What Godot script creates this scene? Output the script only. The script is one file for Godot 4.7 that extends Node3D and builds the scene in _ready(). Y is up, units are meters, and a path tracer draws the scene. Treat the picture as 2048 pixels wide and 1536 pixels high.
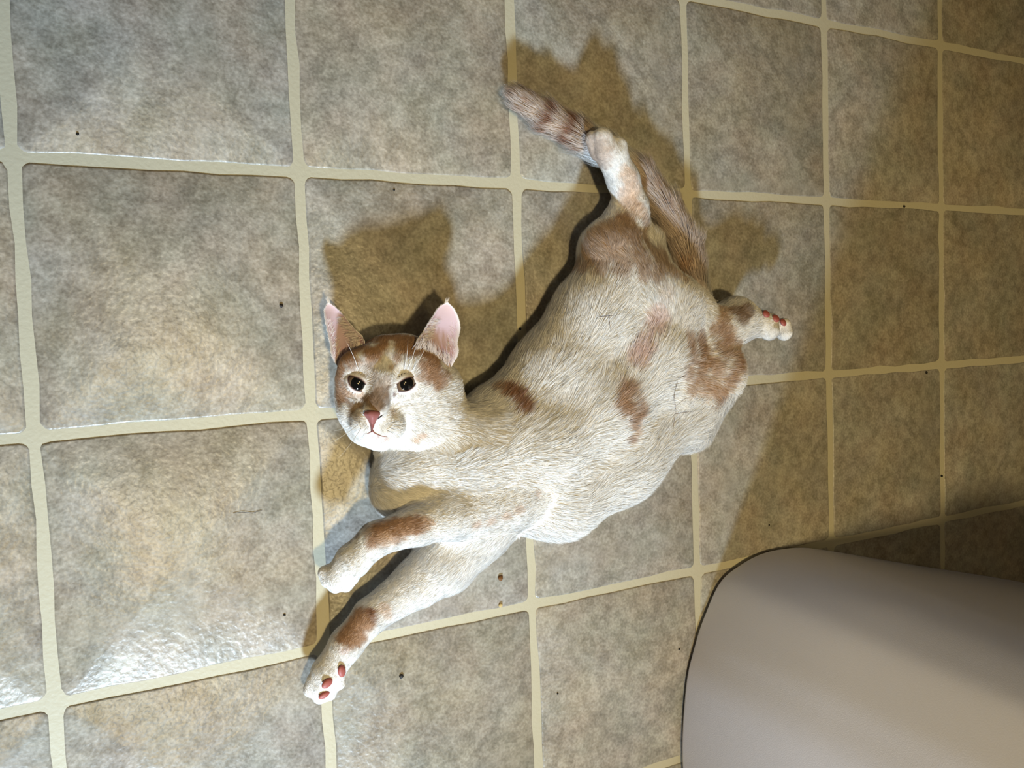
extends Node3D
# A ginger and white cat stretched on its back on a vinyl tile floor, beside a tall white bin.
# World: y up, floor at y = 0; tiles lie on a lattice of TILE metres along x and z.

const TILE := 0.2286
const ROOM_LOW := -6        # the room in whole tiles, both ways
const ROOM_HIGH := 11
const ROOM_HEIGHT := 2.44

var names := {}
var rng := RandomNumberGenerator.new()
var wob := FastNoiseLite.new()

# ---------------------------------------------------------------- naming
func numbered(called: String) -> String:
	if not names.has(called):
		names[called] = 0
		return called
	names[called] += 1
	return "%s_%03d" % [called, names[called]]

func tag(o: Node3D, label: String, category: String, group := "") -> void:
	o.set_meta("label", label)
	o.set_meta("category", category)
	if group != "":
		o.set_meta("group", group)

func thing(called: String, where: Vector3, label: String, category: String, group := "") -> Node3D:
	var o := Node3D.new()
	o.name = numbered(called)
	add_child(o, true)
	o.position = where
	tag(o, label, category, group)
	return o

func part(called: String, mesh: Mesh, material: Material, parent: Node3D) -> MeshInstance3D:
	var o := MeshInstance3D.new()
	o.name = called
	o.mesh = mesh
	if material:
		o.material_override = material
	parent.add_child(o, true)
	return o

func struct(called: String, mesh: Mesh, material: Material) -> MeshInstance3D:
	var o := part(called, mesh, material, self)
	o.set_meta("kind", "structure")
	return o

# ---------------------------------------------------------------- mesh helpers
func tri(st: SurfaceTool, a: Vector3, b: Vector3, c: Vector3, outward: Vector3) -> void:
	if (b - a).cross(c - a).dot(outward) > 0.0:
		st.add_vertex(a); st.add_vertex(c); st.add_vertex(b)
	else:
		st.add_vertex(a); st.add_vertex(b); st.add_vertex(c)

func box_mesh(size: Vector3) -> BoxMesh:
	var b := BoxMesh.new()
	b.size = size
	return b

func tube(points: Array, radii: Array, sides := 6) -> ArrayMesh:
	var st := SurfaceTool.new()
	st.begin(Mesh.PRIMITIVE_TRIANGLES)
	st.set_smooth_group(0)
	var rings := []
	for i in points.size():
		var d: Vector3 = points[mini(i + 1, points.size() - 1)] - points[maxi(i - 1, 0)]
		d = d.normalized()
		var s := d.cross(Vector3.UP if absf(d.y) < 0.9 else Vector3.RIGHT).normalized()
		var t := s.cross(d)
		var ring := []
		for k in sides:
			var a := TAU * k / sides
			ring.append(points[i] + (s * cos(a) + t * sin(a)) * radii[i])
		rings.append(ring)
	for i in points.size() - 1:
		var mid: Vector3 = (points[i] + points[i + 1]) * 0.5
		for k in sides:
			var k2 := (k + 1) % sides
			var out: Vector3 = (rings[i][k] + rings[i + 1][k2]) * 0.5 - mid
			tri(st, rings[i][k], rings[i][k2], rings[i + 1][k2], out)
			tri(st, rings[i][k], rings[i + 1][k2], rings[i + 1][k], out)
	for e in [0, points.size() - 1]:
		var out: Vector3 = points[e] - points[1 if e == 0 else e - 1]
		for k in sides:
			tri(st, points[e], rings[e][k], rings[e][(k + 1) % sides], out)
	st.generate_normals()
	return st.commit()

# a closed outline (points in x, z) lofted through [height, outward offset] stations
func loft(outline: PackedVector2Array, stations: Array, closed_top: bool, closed_bottom: bool) -> ArrayMesh:
	var st := SurfaceTool.new()
	st.begin(Mesh.PRIMITIVE_TRIANGLES)
	var n := outline.size()
	var c := Vector2.ZERO
	for p in outline:
		c += p / n
	var normals := PackedVector2Array()
	for i in n:
		var d := outline[(i + 1) % n] - outline[(i - 1 + n) % n]
		var q := Vector2(d.y, -d.x).normalized()
		normals.append(q if q.dot(outline[i] - c) > 0.0 else -q)
	var rings := []
	for s in stations:
		var ring := PackedVector3Array()
		for i in n:
			var p: Vector2 = outline[i] + normals[i] * float(s[1])
			ring.append(Vector3(p.x, s[0], p.y))
		rings.append(ring)
	for r in stations.size() - 1:
		st.set_smooth_group(0)
		for i in n:
			var j := (i + 1) % n
			var across: Vector3 = rings[r][j] - rings[r][i]
			var out := across.cross(rings[r + 1][i] - rings[r][i])
			if (stations[r + 1][0] > stations[r][0] + 0.0001 or stations[r + 1][0] < stations[r][0] - 0.0001):
				var flat := Vector3(normals[i].x, 0, normals[i].y)
				if out.dot(flat) * signf(stations[r + 1][0] - stations[r][0]) < 0.0 and stations[r + 1][0] > stations[r][0]:
					out = -out
				elif stations[r + 1][0] < stations[r][0] and out.dot(flat) < 0.0:
					out = -out
			elif out.y < 0.0:
				out = -out
			tri(st, rings[r][i], rings[r][j], rings[r + 1][j], out)
			tri(st, rings[r][i], rings[r + 1][j], rings[r + 1][i], out)
	for e in [[closed_bottom, 0, Vector3.DOWN], [closed_top, stations.size() - 1, Vector3.UP]]:
		if e[0]:
			st.set_smooth_group(1 + e[1])
			var mid := Vector3(c.x, stations[e[1]][0], c.y)
			for i in n:
				tri(st, mid, rings[e[1]][i], rings[e[1]][(i + 1) % n], e[2])
	st.generate_normals()
	return st.commit()

func smooth_loop(points: Array, per := 6) -> PackedVector2Array:
	var out := PackedVector2Array()
	var n := points.size()
	for i in n:
		for k in per:
			var q: Vector2 = (points[i] as Vector2).cubic_interpolate(points[(i + 1) % n], points[(i - 1 + n) % n], points[(i + 2) % n], float(k) / per)
			out.append(q)
	return out

# ---------------------------------------------------------------- materials
func plain(color: Color, rough := 0.6) -> StandardMaterial3D:
	var m := StandardMaterial3D.new()
	m.albedo_color = color
	m.roughness = rough
	return m

func noise(seed_: int, freq: float, octaves := 4) -> FastNoiseLite:
	var f := FastNoiseLite.new()
	f.seed = seed_
	f.noise_type = FastNoiseLite.TYPE_SIMPLEX_SMOOTH
	f.frequency = freq
	f.fractal_octaves = octaves
	return f

# the mottled stone print of the vinyl: 0.46 m of floor a side, seamless
func stone_texture() -> ImageTexture:
	var n := 1024
	var blotch := noise(3, 0.0050, 5).get_seamless_image(n, n).get_data()
	var marble := noise(11, 0.016, 5).get_seamless_image(n, n).get_data()
	var fine := noise(23, 0.10, 4).get_seamless_image(n, n).get_data()
	var hue := noise(37, 0.0042, 3).get_seamless_image(n, n).get_data()
	var hue2 := noise(51, 0.0060, 3).get_seamless_image(n, n).get_data()
	var flake := noise(29, 0.026, 5).get_seamless_image(n, n).get_data()
	var bytes := PackedByteArray()
	bytes.resize(n * n * 3)
	for i in n * n:
		var b := blotch[i] / 255.0 - 0.5
		var m := marble[i] / 255.0 - 0.5
		var f := fine[i] / 255.0 - 0.5
		var h := hue[i] / 255.0 - 0.5
		var g := hue2[i] / 255.0 - 0.5
		var v := STONE_LEVEL + b * 26.0 + m * 24.0 + f * 44.0
		var k := flake[i] / 255.0
		v += 8.0 * smoothstep(0.50, 0.59, k) - 7.0 * smoothstep(0.45, 0.36, k)
		var warm := h * 8.0
		var green := g * 4.5
		bytes[i * 3] = clampi(int(v + STONE_R + warm - green * 0.5), 0, 255)
		bytes[i * 3 + 1] = clampi(int(v + green * 0.5), 0, 255)
		bytes[i * 3 + 2] = clampi(int(v + STONE_B - warm - green * 0.3), 0, 255)
	return ImageTexture.create_from_image(Image.create_from_data(n, n, false, Image.FORMAT_RGB8, bytes))

const STONE_LEVEL := 148.0
const STONE_R := 5.0
const STONE_B := -10.0

func relief_texture() -> ImageTexture:
	var n := 1024
	var a := noise(71, 0.055, 4).get_seamless_image(n, n).get_data()
	var b := noise(83, 0.011, 3).get_seamless_image(n, n).get_data()
	var bytes := PackedByteArray()
	bytes.resize(n * n)
	for i in n * n:
		var x := a[i] / 255.0
		var y := b[i] / 255.0
		bytes[i] = clampi(int(255.0 * (0.6 * smoothstep(0.25, 0.75, x) + 0.4 * y)), 0, 255)
	return ImageTexture.create_from_image(Image.create_from_data(n, n, false, Image.FORMAT_L8, bytes))

# ---------------------------------------------------------------- floor
func tile_mesh(variant: int) -> ArrayMesh:
	var half := TILE * 0.5 - 0.0052
	var r := 0.0065
	var rim := PackedVector2Array()
	var off := Vector2(variant * 3.7, variant * 1.3)
	for side in 4:
		var turn := side * PI / 2
		for k in 8:
			var p := Vector2(half, lerpf(-half + r, half - r, k / 7.0))
			rim.append(p.rotated(turn))
		for k in range(1, 3):
			var a := k * PI / 6
			rim.append((Vector2(half - r, half - r) + Vector2(cos(a), sin(a)) * r).rotated(turn))
	var st := SurfaceTool.new()
	st.begin(Mesh.PRIMITIVE_TRIANGLES)
	var n := rim.size()
	var top := PackedVector3Array()
	var edge := PackedVector3Array()
	var foot := PackedVector3Array()
	for i in n:
		var p := rim[i]
		var w := wob.get_noise_2d((p.x + off.x) * 1000.0, (p.y + off.y) * 1000.0)
		p *= 1.0 + w * 0.0026 / half
		top.append(Vector3(p.x * (1.0 - 0.0016 / half), 0.0, p.y * (1.0 - 0.0016 / half)))
		edge.append(Vector3(p.x, -0.0005, p.y))
		foot.append(Vector3(p.x * 1.004, -0.0014, p.y * 1.004))
	st.set_smooth_group(0)
	var shift := Vector2(fposmod(variant * 0.618, 1.0), fposmod(variant * 0.381, 1.0))
	for i in n:
		var j := (i + 1) % n
		for t in [[Vector3.ZERO, top[i], top[j], Vector3.UP], [top[i], edge[i], edge[j], top[i] + Vector3.UP * 0.2], [top[i], edge[j], top[j], top[i] + Vector3.UP * 0.2], [edge[i], foot[i], foot[j], edge[i]], [edge[i], foot[j], edge[j], edge[i]]]:
			var a: Vector3 = t[0]
			var b: Vector3 = t[1]
			var c: Vector3 = t[2]
			if (b - a).cross(c - a).dot(t[3]) > 0.0:
				var s := b
				b = c
				c = s
			for v in [a, b, c]:
				st.set_uv(Vector2(v.x, v.z) / 0.46 + shift)
				st.add_vertex(v)
	st.generate_normals()
	st.generate_tangents()
	return st.commit()

func build_floor() -> void:
	wob.seed = 5
	wob.frequency = 0.035
	wob.fractal_octaves = 3
	var room := (ROOM_HIGH - ROOM_LOW) * TILE
	var mid := (ROOM_HIGH + ROOM_LOW) * TILE * 0.5
	var floor_ := Node3D.new()
	floor_.name = "floor"
	floor_.set_meta("kind", "structure")
	add_child(floor_, true)
	var grout_mat := StandardMaterial3D.new()
	grout_mat.albedo_color = GROUT
	grout_mat.roughness = 0.5
	grout_mat.heightmap_enabled = true
	var relief := relief_texture()
	grout_mat.heightmap_texture = relief
	grout_mat.heightmap_scale = 0.012
	grout_mat.uv1_triplanar = true
	grout_mat.uv1_scale = Vector3(3, 3, 3)
	var slab := part("grout", box_mesh(Vector3(room + 0.2, 0.06, room + 0.2)), grout_mat, floor_)
	slab.position = Vector3(mid, -0.0309, mid)
	var stone := StandardMaterial3D.new()
	stone.albedo_texture = stone_texture()
	stone.roughness = TILE_ROUGH
	stone.metallic_specular = 0.5
	stone.heightmap_enabled = true
	stone.heightmap_texture = relief
	stone.heightmap_scale = 0.028
	var tints: Array[StandardMaterial3D] = []
	for k in 4:
		var m: StandardMaterial3D = stone.duplicate()
		m.albedo_color = [Color(1, 1, 1), Color(0.95, 0.945, 0.93), Color(1, 0.985, 0.96), Color(0.97, 0.975, 0.985)][k]
		tints.append(m)
	var shapes := []
	for v in 16:
		shapes.append(tile_mesh(v))
	rng.seed = 12
	for j in range(ROOM_LOW, ROOM_HIGH):
		for i in range(ROOM_LOW, ROOM_HIGH):
			var t := part("tile", shapes[rng.randi() % 16], tints[rng.randi() % 4], floor_)
			t.position = Vector3((i + 0.5) * TILE, 0, (j + 0.5) * TILE)
			t.rotation.y = (rng.randi() % 4) * PI / 2

const GROUT := Color(0.735, 0.715, 0.63)
const TILE_ROUGH := 0.36

func build_room() -> void:
	var lo := ROOM_LOW * TILE
	var hi := ROOM_HIGH * TILE
	var mid := (lo + hi) * 0.5
	var size := hi - lo
	var paint := plain(Color(0.70, 0.66, 0.60), 0.85)
	var white := plain(Color(0.88, 0.87, 0.84), 0.5)
	for w in [["wall_north", Vector3(mid, ROOM_HEIGHT / 2, lo - 0.05), Vector3(size + 0.2, ROOM_HEIGHT, 0.1)], ["wall_south", Vector3(mid, ROOM_HEIGHT / 2, hi + 0.05), Vector3(size + 0.2, ROOM_HEIGHT, 0.1)], ["wall_west", Vector3(lo - 0.05, ROOM_HEIGHT / 2, mid), Vector3(0.1, ROOM_HEIGHT, size)], ["wall_east", Vector3(hi + 0.05, ROOM_HEIGHT / 2, mid), Vector3(0.1, ROOM_HEIGHT, size)]]:
		struct(w[0], box_mesh(w[2]), paint).position = w[1]
	struct("ceiling", box_mesh(Vector3(size + 0.2, 0.1, size + 0.2)), plain(Color(0.66, 0.63, 0.58), 0.9)).position = Vector3(mid, ROOM_HEIGHT + 0.05, mid)
	for w in [["baseboard_north", Vector3(mid, 0.045, lo + 0.007), Vector3(size, 0.09, 0.014)], ["baseboard_south", Vector3(mid, 0.045, hi - 0.007), Vector3(size, 0.09, 0.014)], ["baseboard_west", Vector3(lo + 0.007, 0.045, mid), Vector3(0.014, 0.09, size - 0.03)], ["baseboard_east", Vector3(hi - 0.007, 0.045, mid), Vector3(0.014, 0.09, size - 0.03)]]:
		struct(w[0], box_mesh(w[2]), white).position = w[1]

# ---------------------------------------------------------------- lamps
func build_lamps() -> void:
	# cool light panel on the south wall, low over the floor
	var at := COOL_AT
	var aim := COOL_AIM
	var o := thing("wall_lamp", Vector3.ZERO, "square cool white lamp on a short arm on the wall behind the viewer", "lamp")
	var dir := (aim - at).normalized()
	var frame := Transform3D(Basis.looking_at(dir, Vector3.UP), at)
	var shell := part("housing", box_mesh(Vector3(COOL_SIZE + 0.03, COOL_SIZE + 0.03, 0.03)), plain(Color(0.8, 0.8, 0.8), 0.4), o)
	shell.transform = frame.translated_local(Vector3(0, 0, 0.022))
	var glow := StandardMaterial3D.new()
	glow.albedo_color = Color(0.9, 0.9, 0.9)
	glow.emission_enabled = true
	glow.emission = Color(0.9, 0.96, 1.0)
	glow.emission_energy_multiplier = 3.0
	var face := part("diffuser", box_mesh(Vector3(COOL_SIZE, COOL_SIZE, 0.006)), glow, o)
	face.transform = frame.translated_local(Vector3(0, 0, 0.004))
	var wall_z := ROOM_HIGH * TILE
	part("arm", tube([at - dir * 0.035, Vector3(at.x, at.y + 0.04, wall_z)], [0.012, 0.012], 10), plain(Color(0.8, 0.8, 0.8), 0.4), o)
	var a := SpotLight3D.new()
	a.name = "cool_light"
	a.light_color = COOL_COLOR
	a.light_energy = COOL_ENERGY
	a.light_size = COOL_SIZE * 0.5
	a.spot_range = 10.0
	a.spot_attenuation = 2.0
	a.spot_angle = COOL_ANGLE
	a.spot_angle_attenuation = 1.0
	a.shadow_enabled = true
	add_child(a, true)
	a.look_at_from_position(at + dir * 0.012, aim, Vector3.UP)
	# warm reflector lamp under the ceiling, left of the cat
	var w := WARM_AT
	var wdir := (WARM_AIM - w).normalized()
	var s := thing("ceiling_spotlight", Vector3(w.x, ROOM_HEIGHT, w.z), "warm white spotlight hanging under the ceiling left of the cat", "lamp")
	var up := ROOM_HEIGHT - w.y
	part("mount", tube([Vector3(0, 0, 0), Vector3(0, -0.015, 0)], [0.05, 0.05], 24), plain(Color(0.85, 0.84, 0.8), 0.4), s)
	part("stem", tube([Vector3(0, -0.015, 0), Vector3(0, -up, 0) - wdir * 0.10], [0.008, 0.008], 10), plain(Color(0.85, 0.84, 0.8), 0.4), s)
	var base := Vector3(0, -up, 0)
	part("shade", tube([base - wdir * 0.11, base - wdir * 0.09, base - wdir * 0.035], [0.05, 0.085, 0.095], 24), plain(Color(0.85, 0.84, 0.8), 0.4), s)
	var warm := StandardMaterial3D.new()
	warm.albedo_color = Color(0.9, 0.85, 0.75)
	warm.emission_enabled = true
	warm.emission = Color(1.0, 0.8, 0.55)
	warm.emission_energy_multiplier = 6.0
	var bulb := SphereMesh.new()
	bulb.radius = 0.075
	bulb.height = 0.15
	var b := part("bulb", bulb, warm, s)
	b.position = base + wdir * 0.015
	var l := SpotLight3D.new()
	l.name = "warm_light"
	l.light_color = WARM_COLOR
	l.light_energy = WARM_ENERGY
	l.light_size = 0.07
	l.spot_range = 10.0
	l.spot_attenuation = 2.0
	l.spot_angle = WARM_ANGLE
	l.spot_angle_attenuation = WARM_SOFT
	l.shadow_enabled = true
	add_child(l, true)
	l.look_at_from_position(w + wdir * 0.02, WARM_AIM, Vector3(0, 0, -1))
	# large dim ceiling fixture
	var p := thing("ceiling_lamp", Vector3(DOME_AT.x, ROOM_HEIGHT, DOME_AT.z), "flat round warm ceiling lamp above the cat", "lamp")
	part("rim", tube([Vector3(0, 0, 0), Vector3(0, -0.03, 0)], [0.25, 0.25], 40), plain(Color(0.85, 0.84, 0.8), 0.4), p)
	var dim := StandardMaterial3D.new()
	dim.albedo_color = Color(0.9, 0.85, 0.75)
	dim.emission_enabled = true
	dim.emission = Color(1.0, 0.8, 0.55)
	dim.emission_energy_multiplier = 0.05
	part("diffuser", tube([Vector3(0, -0.03, 0), Vector3(0, -0.05, 0)], [0.24, 0.20], 40), dim, p)
	var d := AreaLight3D.new()
	d.name = "dome_light"
	d.area_size = Vector2(0.42, 0.42)
	d.light_color = DOME_COLOR
	d.light_energy = DOME_ENERGY
	d.area_range = 8.0
	d.shadow_enabled = true
	add_child(d, true)
	d.look_at_from_position(Vector3(DOME_AT.x, ROOM_HEIGHT - 0.06, DOME_AT.z), Vector3(DOME_AT.x, 0, DOME_AT.z), Vector3(0, 0, -1))

# ---------------------------------------------------------------- bin
func build_bin() -> void:
	var here := Vector2(1.05, 0.98)
	var pts := []
	for q in BIN_OUTLINE:
		pts.append(q - here)
	var outline := smooth_loop(pts, 8)
	var o := thing("storage_bin", Vector3(here.x, 0, here.y), "tall plain white plastic bin with rounded corners standing on the tile floor", "bin")
	var shell := StandardMaterial3D.new()
	shell.albedo_color = BIN_COLOR
	shell.roughness = 0.42
	shell.heightmap_enabled = true
	shell.heightmap_texture = ImageTexture.create_from_image(noise(91, 0.2, 3).get_seamless_image(256, 256))
	shell.heightmap_scale = 0.012
	shell.uv1_triplanar = true
	shell.uv1_scale = Vector3(14, 14, 14)
	part("body", loft(outline, [[0.0045, -0.004], [0.0055, -0.0008], [0.008, 0.0], [0.2, -0.012], [0.40, -0.024], [0.70, -0.042], [0.705, -0.037], [0.72, -0.037], [0.723, -0.041]], false, true), shell, o)
	part("foot", loft(outline, [[0.0, -0.009], [0.005, -0.009]], true, true), plain(Color(0.06, 0.055, 0.05), 0.8), o)
	part("lid", loft(outline, [[0.724, -0.042], [0.724, -0.033], [0.74, -0.033], [0.750, -0.035], [0.757, -0.040], [0.760, -0.047]], true, true), shell, o)

const BIN_OUTLINE := [Vector2(0.6507, 0.9228), Vector2(0.6582, 0.8270), Vector2(0.6743, 0.7744), Vector2(0.6908, 0.7402), Vector2(0.7154, 0.7039), Vector2(0.7480, 0.6873), Vector2(0.7896, 0.6779), Vector2(0.8413, 0.6794), Vector2(0.8952, 0.6911), Vector2(1.0416, 0.7320), Vector2(1.3288, 0.8111), Vector2(1.43, 0.850), Vector2(1.495, 0.905), Vector2(1.51, 1.0), Vector2(1.48, 1.10), Vector2(1.40, 1.17), Vector2(1.28, 1.20), Vector2(1.12, 1.205), Vector2(0.95, 1.205), Vector2(0.80, 1.185), Vector2(0.71, 1.12), Vector2(0.665, 1.03)]

# ---------------------------------------------------------------- crumbs
func crumb(where: Vector3, size: float, color: Color, label: String, seed_: int, called := "crumb") -> void:
	var s := SphereMesh.new()
	s.radial_segments = 10
	s.rings = 6
	s.radius = 1.0
	s.height = 2.0
	var arrays := s.get_mesh_arrays()
	var v: PackedVector3Array = arrays[Mesh.ARRAY_VERTEX]
	var f := noise(seed_, 0.9, 2)
	for i in v.size():
		v[i] *= 1.0 + 0.45 * f.get_noise_3dv(v[i])
		v[i].y *= 0.5
	arrays[Mesh.ARRAY_VERTEX] = v
	var st := SurfaceTool.new()
	var m := ArrayMesh.new()
	m.add_surface_from_arrays(Mesh.PRIMITIVE_TRIANGLES, arrays)
	st.create_from(m, 0)
	st.generate_normals()
	var o := part(numbered(called), st.commit(), plain(color, 0.6), self)
	o.position = Vector3(where.x, size * 0.45, where.z)
	o.scale = Vector3.ONE * size
	o.rotation.y = seed_ * 1.7
	tag(o, label, called)

func build_crumbs() -> void:
	crumb(Vector3(0.4192, 0.0000, 0.6488), 0.0030, Color(0.42, 0.27, 0.10), "amber brown crumb on the tile right of the cat's lower foreleg", 1)
	crumb(Vector3(0.4185, 0.0000, 0.6784), 0.0023, Color(0.75, 0.66, 0.45), "pale yellowish crumb lying at the edge of the grout line below the amber brown crumb", 2)
	crumb(Vector3(0.3040, 0.0000, 0.7306), 0.0023, Color(0.012, 0.008, 0.006), "largest black crumb, on the tile below the cat's lower front paw", 3)
	crumb(Vector3(0.6547, 0.0000, 0.7773), 0.0013, Color(0.03, 0.02, 0.015), "tiny black speck on the tile just left of the white bin", 4)
	crumb(Vector3(1.1076, -0.0000, 0.4656), 0.0021, Color(0.03, 0.02, 0.012), "dark crumb under a grout line, right of the hind paw with pink pads", 5)
	crumb(Vector3(1.1403, 0.0000, 0.6201), 0.0018, Color(0.02, 0.016, 0.012), "dark crumb in the grout inside the bin's shadow", 6)
	crumb(Vector3(0.4547, 0.0000, 0.3825), 0.0014, Color(0.03, 0.02, 0.012), "tiny dark speck on the grout line between the cat's ear and flank", 7)
	crumb(Vector3(0.2055, 0.0000, 0.3528), 0.0018, Color(0.10, 0.05, 0.03), "thin dark brown flake on the tile left of the cat's ear", 8, "flake")
	crumb(Vector3(0.3209, 0.0000, 0.2410), 0.0011, Color(0.03, 0.02, 0.015), "tiny dark speck just under the grout line above the cat's head", 9)
	crumb(Vector3(0.1926, 0.0000, 0.6456), 0.0012, Color(0.05, 0.05, 0.04), "tiny dark speck on the tile left of the cat's lower foreleg", 10)
	crumb(Vector3(0.8030, -0.0000, 0.6454), 0.0012, Color(0.04, 0.025, 0.015), "tiny dark speck on the tile above the white bin's corner", 11)
	crumb(Vector3(1.0637, 0.0000, 0.2305), 0.0017, Color(0.10, 0.06, 0.03), "dark brown speck on the grout line at the upper right", 12)
	crumb(Vector3(0.0474, 0.0000, 0.2070), 0.0012, Color(0.03, 0.03, 0.03), "tiny dark speck on the grey tile at the upper left", 13)
	crumb(Vector3(0.4845, 0.0000, 0.7921), 0.0011, Color(0.03, 0.02, 0.015), "tiny black speck on the tile straight below the grout crossing under the cat", 14)
	var hair := part(numbered("loose_hair"), tube([Vector3(0.1520, 0.0000, 0.5420) + Vector3.UP * 0.0004, Vector3(0.1599, 0.0000, 0.5421) + Vector3.UP * 0.0009, Vector3(0.1691, 0.0000, 0.5443) + Vector3.UP * 0.0007, Vector3(0.1777, 0.0000, 0.5426) + Vector3.UP * 0.0004], [0.00018, 0.0002, 0.0002, 0.00015], 5), plain(Color(0.30, 0.25, 0.2), 0.6), self)
	tag(hair, "single short dark hair lying on the tile left of the cat's front paws", "hair")

# ---------------------------------------------------------------- cat: bones and field
var bones := []     # [a, ra, b, rb, k, fur length, flow]
var blobs := []     # [centre, radius, colour, strength]

func b(a: Vector3, ra: float, c: Vector3, rc: float, k: float, fur: float, flow := 1.0) -> void:
	bones.append([a, ra, c, rc, k, fur, flow])

func body_bones() -> void:
	# trunk, middle
	b(Vector3(0.3652, 0.0460, 0.5143), 0.0380, Vector3(0.4483, 0.0480, 0.5023), 0.0408, .042, .013)
	b(Vector3(0.4483, 0.0480, 0.5023), 0.0408, Vector3(0.5230, 0.0470, 0.4666), 0.0418, .042, .014)
	b(Vector3(0.5230, 0.0470, 0.4666), 0.0418, Vector3(0.5837, 0.0460, 0.4161), 0.0408, .042, .014)
	b(Vector3(0.5837, 0.0460, 0.4161), 0.0408, Vector3(0.6180, 0.0430, 0.3675), 0.0333, .042, .011)
	b(Vector3(0.6180, 0.0430, 0.3675), 0.0333, Vector3(0.6552, 0.0400, 0.3767), 0.0276, .035, .011)
	# trunk, the side towards the head
	b(Vector3(0.4105, 0.0350, 0.4693), 0.0276, Vector3(0.4718, 0.0380, 0.4241), 0.0304, .042, .014)
	b(Vector3(0.4718, 0.0380, 0.4241), 0.0304, Vector3(0.5217, 0.0400, 0.3680), 0.0323, .042, .014)
	b(Vector3(0.5217, 0.0400, 0.3680), 0.0323, Vector3(0.5550, 0.0400, 0.3257), 0.0333, .042, .013)
	# trunk, the side away from the head
	b(Vector3(0.3995, 0.0380, 0.5600), 0.0304, Vector3(0.4740, 0.0400, 0.5641), 0.0314, .042, .014)
	b(Vector3(0.4740, 0.0400, 0.5641), 0.0314, Vector3(0.5494, 0.0420, 0.5347), 0.0323, .042, .014)
	b(Vector3(0.5494, 0.0420, 0.5347), 0.0323, Vector3(0.6218, 0.0420, 0.4884), 0.0333, .042, .014)
	# right thigh, knee and shank
	b(Vector3(0.5965, 0.0460, 0.4333), .038, Vector3(0.6733, 0.0420, 0.4404), .036, .026, .013)
	b(Vector3(0.6733, 0.0420, 0.4404), .035, Vector3(0.6510, 0.0360, 0.4999), .029, .026, .013)
	b(Vector3(0.6589, 0.0430, 0.4082), .030, Vector3(0.7114, 0.0470, 0.3824), .028, .012, .008)
	b(Vector3(0.7114, 0.0470, 0.3824), .018, Vector3(0.7392, 0.0580, 0.3870), .0155, .008, .005)
	# left thigh and shank
	b(Vector3(0.5716, 0.0430, 0.3503), .038, Vector3(0.5475, 0.0400, 0.3016), .031, .028, .010)
	b(Vector3(0.5475, 0.0400, 0.3016), .031, Vector3(0.5680, 0.0400, 0.2691), .022, .012, .009)
	b(Vector3(0.5680, 0.0400, 0.2691), .022, Vector3(0.5723, 0.0440, 0.2546), .0175, .010, .006)
	b(Vector3(0.5723, 0.0440, 0.2546), .0175, Vector3(0.5588, 0.0500, 0.2277), .0162, .008, .004)
	b(Vector3(0.5588, 0.0500, 0.2277), .0162, Vector3(0.5413, 0.0550, 0.2037), .0160, .008, .0035)
	# the little tuft under the tail
	b(Vector3(0.6485, 0.0500, 0.3517), .009, Vector3(0.6545, 0.0480, 0.3482), .009, .006, .007)
	# tail
	b(Vector3(0.6589, 0.0320, 0.3507), .020, Vector3(0.6583, 0.0260, 0.2930), .0165, .012, .023)
	b(Vector3(0.6583, 0.0260, 0.2930), .0165, Vector3(0.6336, 0.0230, 0.2507), .0150, .006, .023)
	b(Vector3(0.6336, 0.0230, 0.2507), .0150, Vector3(0.6017, 0.0210, 0.2155), .0145, .006, .023)
	b(Vector3(0.6017, 0.0210, 0.2155), .0145, Vector3(0.5601, 0.0200, 0.1922), .0145, .006, .022)
	b(Vector3(0.5601, 0.0200, 0.1922), .0145, Vector3(0.5256, 0.0200, 0.1780), .0150, .006, .022)
	b(Vector3(0.5256, 0.0200, 0.1780), .0150, Vector3(0.4870, 0.0190, 0.1615), .0145, .006, .020)
	b(Vector3(0.4870, 0.0190, 0.1615), .0145, Vector3(0.4547, 0.0220, 0.1472), .0110, .006, .018)
	b(Vector3(0.5922, 0.0380, 0.3365), .032, Vector3(0.5958, 0.0330, 0.2975), .024, .015, .012)
	# neck, shoulders and breast
	b(Vector3(0.3406, 0.0400, 0.4732), .034, Vector3(0.3828, 0.0440, 0.5014), .038, .020, .010)
	b(Vector3(0.4031, 0.0330, 0.4663), .026, Vector3(0.4232, 0.0330, 0.4602), .026, .015, .010)
	b(Vector3(0.3105, 0.0340, 0.5149), .032, Vector3(0.3666, 0.0420, 0.5200), .036, .018, .010)
	b(Vector3(0.3001, 0.0320, 0.5345), .027, Vector3(0.3671, 0.0380, 0.5457), .034, .015, .009)
	# upper foreleg
	b(Vector3(0.4070, 0.0580, 0.5524), .028, Vector3(0.3419, 0.0660, 0.5572), .0225, .016, .007)
	b(Vector3(0.3419, 0.0660, 0.5572), .0225, Vector3(0.3059, 0.0680, 0.5614), .0185, .008, .006)
	b(Vector3(0.3059, 0.0680, 0.5614), .0185, Vector3(0.2664, 0.0660, 0.5691), .0150, .006, .0045)
	b(Vector3(0.2664, 0.0660, 0.5691), .0150, Vector3(0.2453, 0.0600, 0.5875), .0150, .006, .0035)
	# lower foreleg
	b(Vector3(0.3810, 0.0400, 0.5802), .034, Vector3(0.3432, 0.0340, 0.6112), .030, .015, .008)
	b(Vector3(0.3432, 0.0340, 0.6112), .030, Vector3(0.3174, 0.0310, 0.6267), .0235, .010, .006)
	b(Vector3(0.3174, 0.0310, 0.6267), .0235, Vector3(0.2682, 0.0290, 0.6519), .0165, .008, .005)
	b(Vector3(0.2682, 0.0290, 0.6519), .0165, Vector3(0.2435, 0.0280, 0.6750), .0155, .006, .0035)
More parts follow.
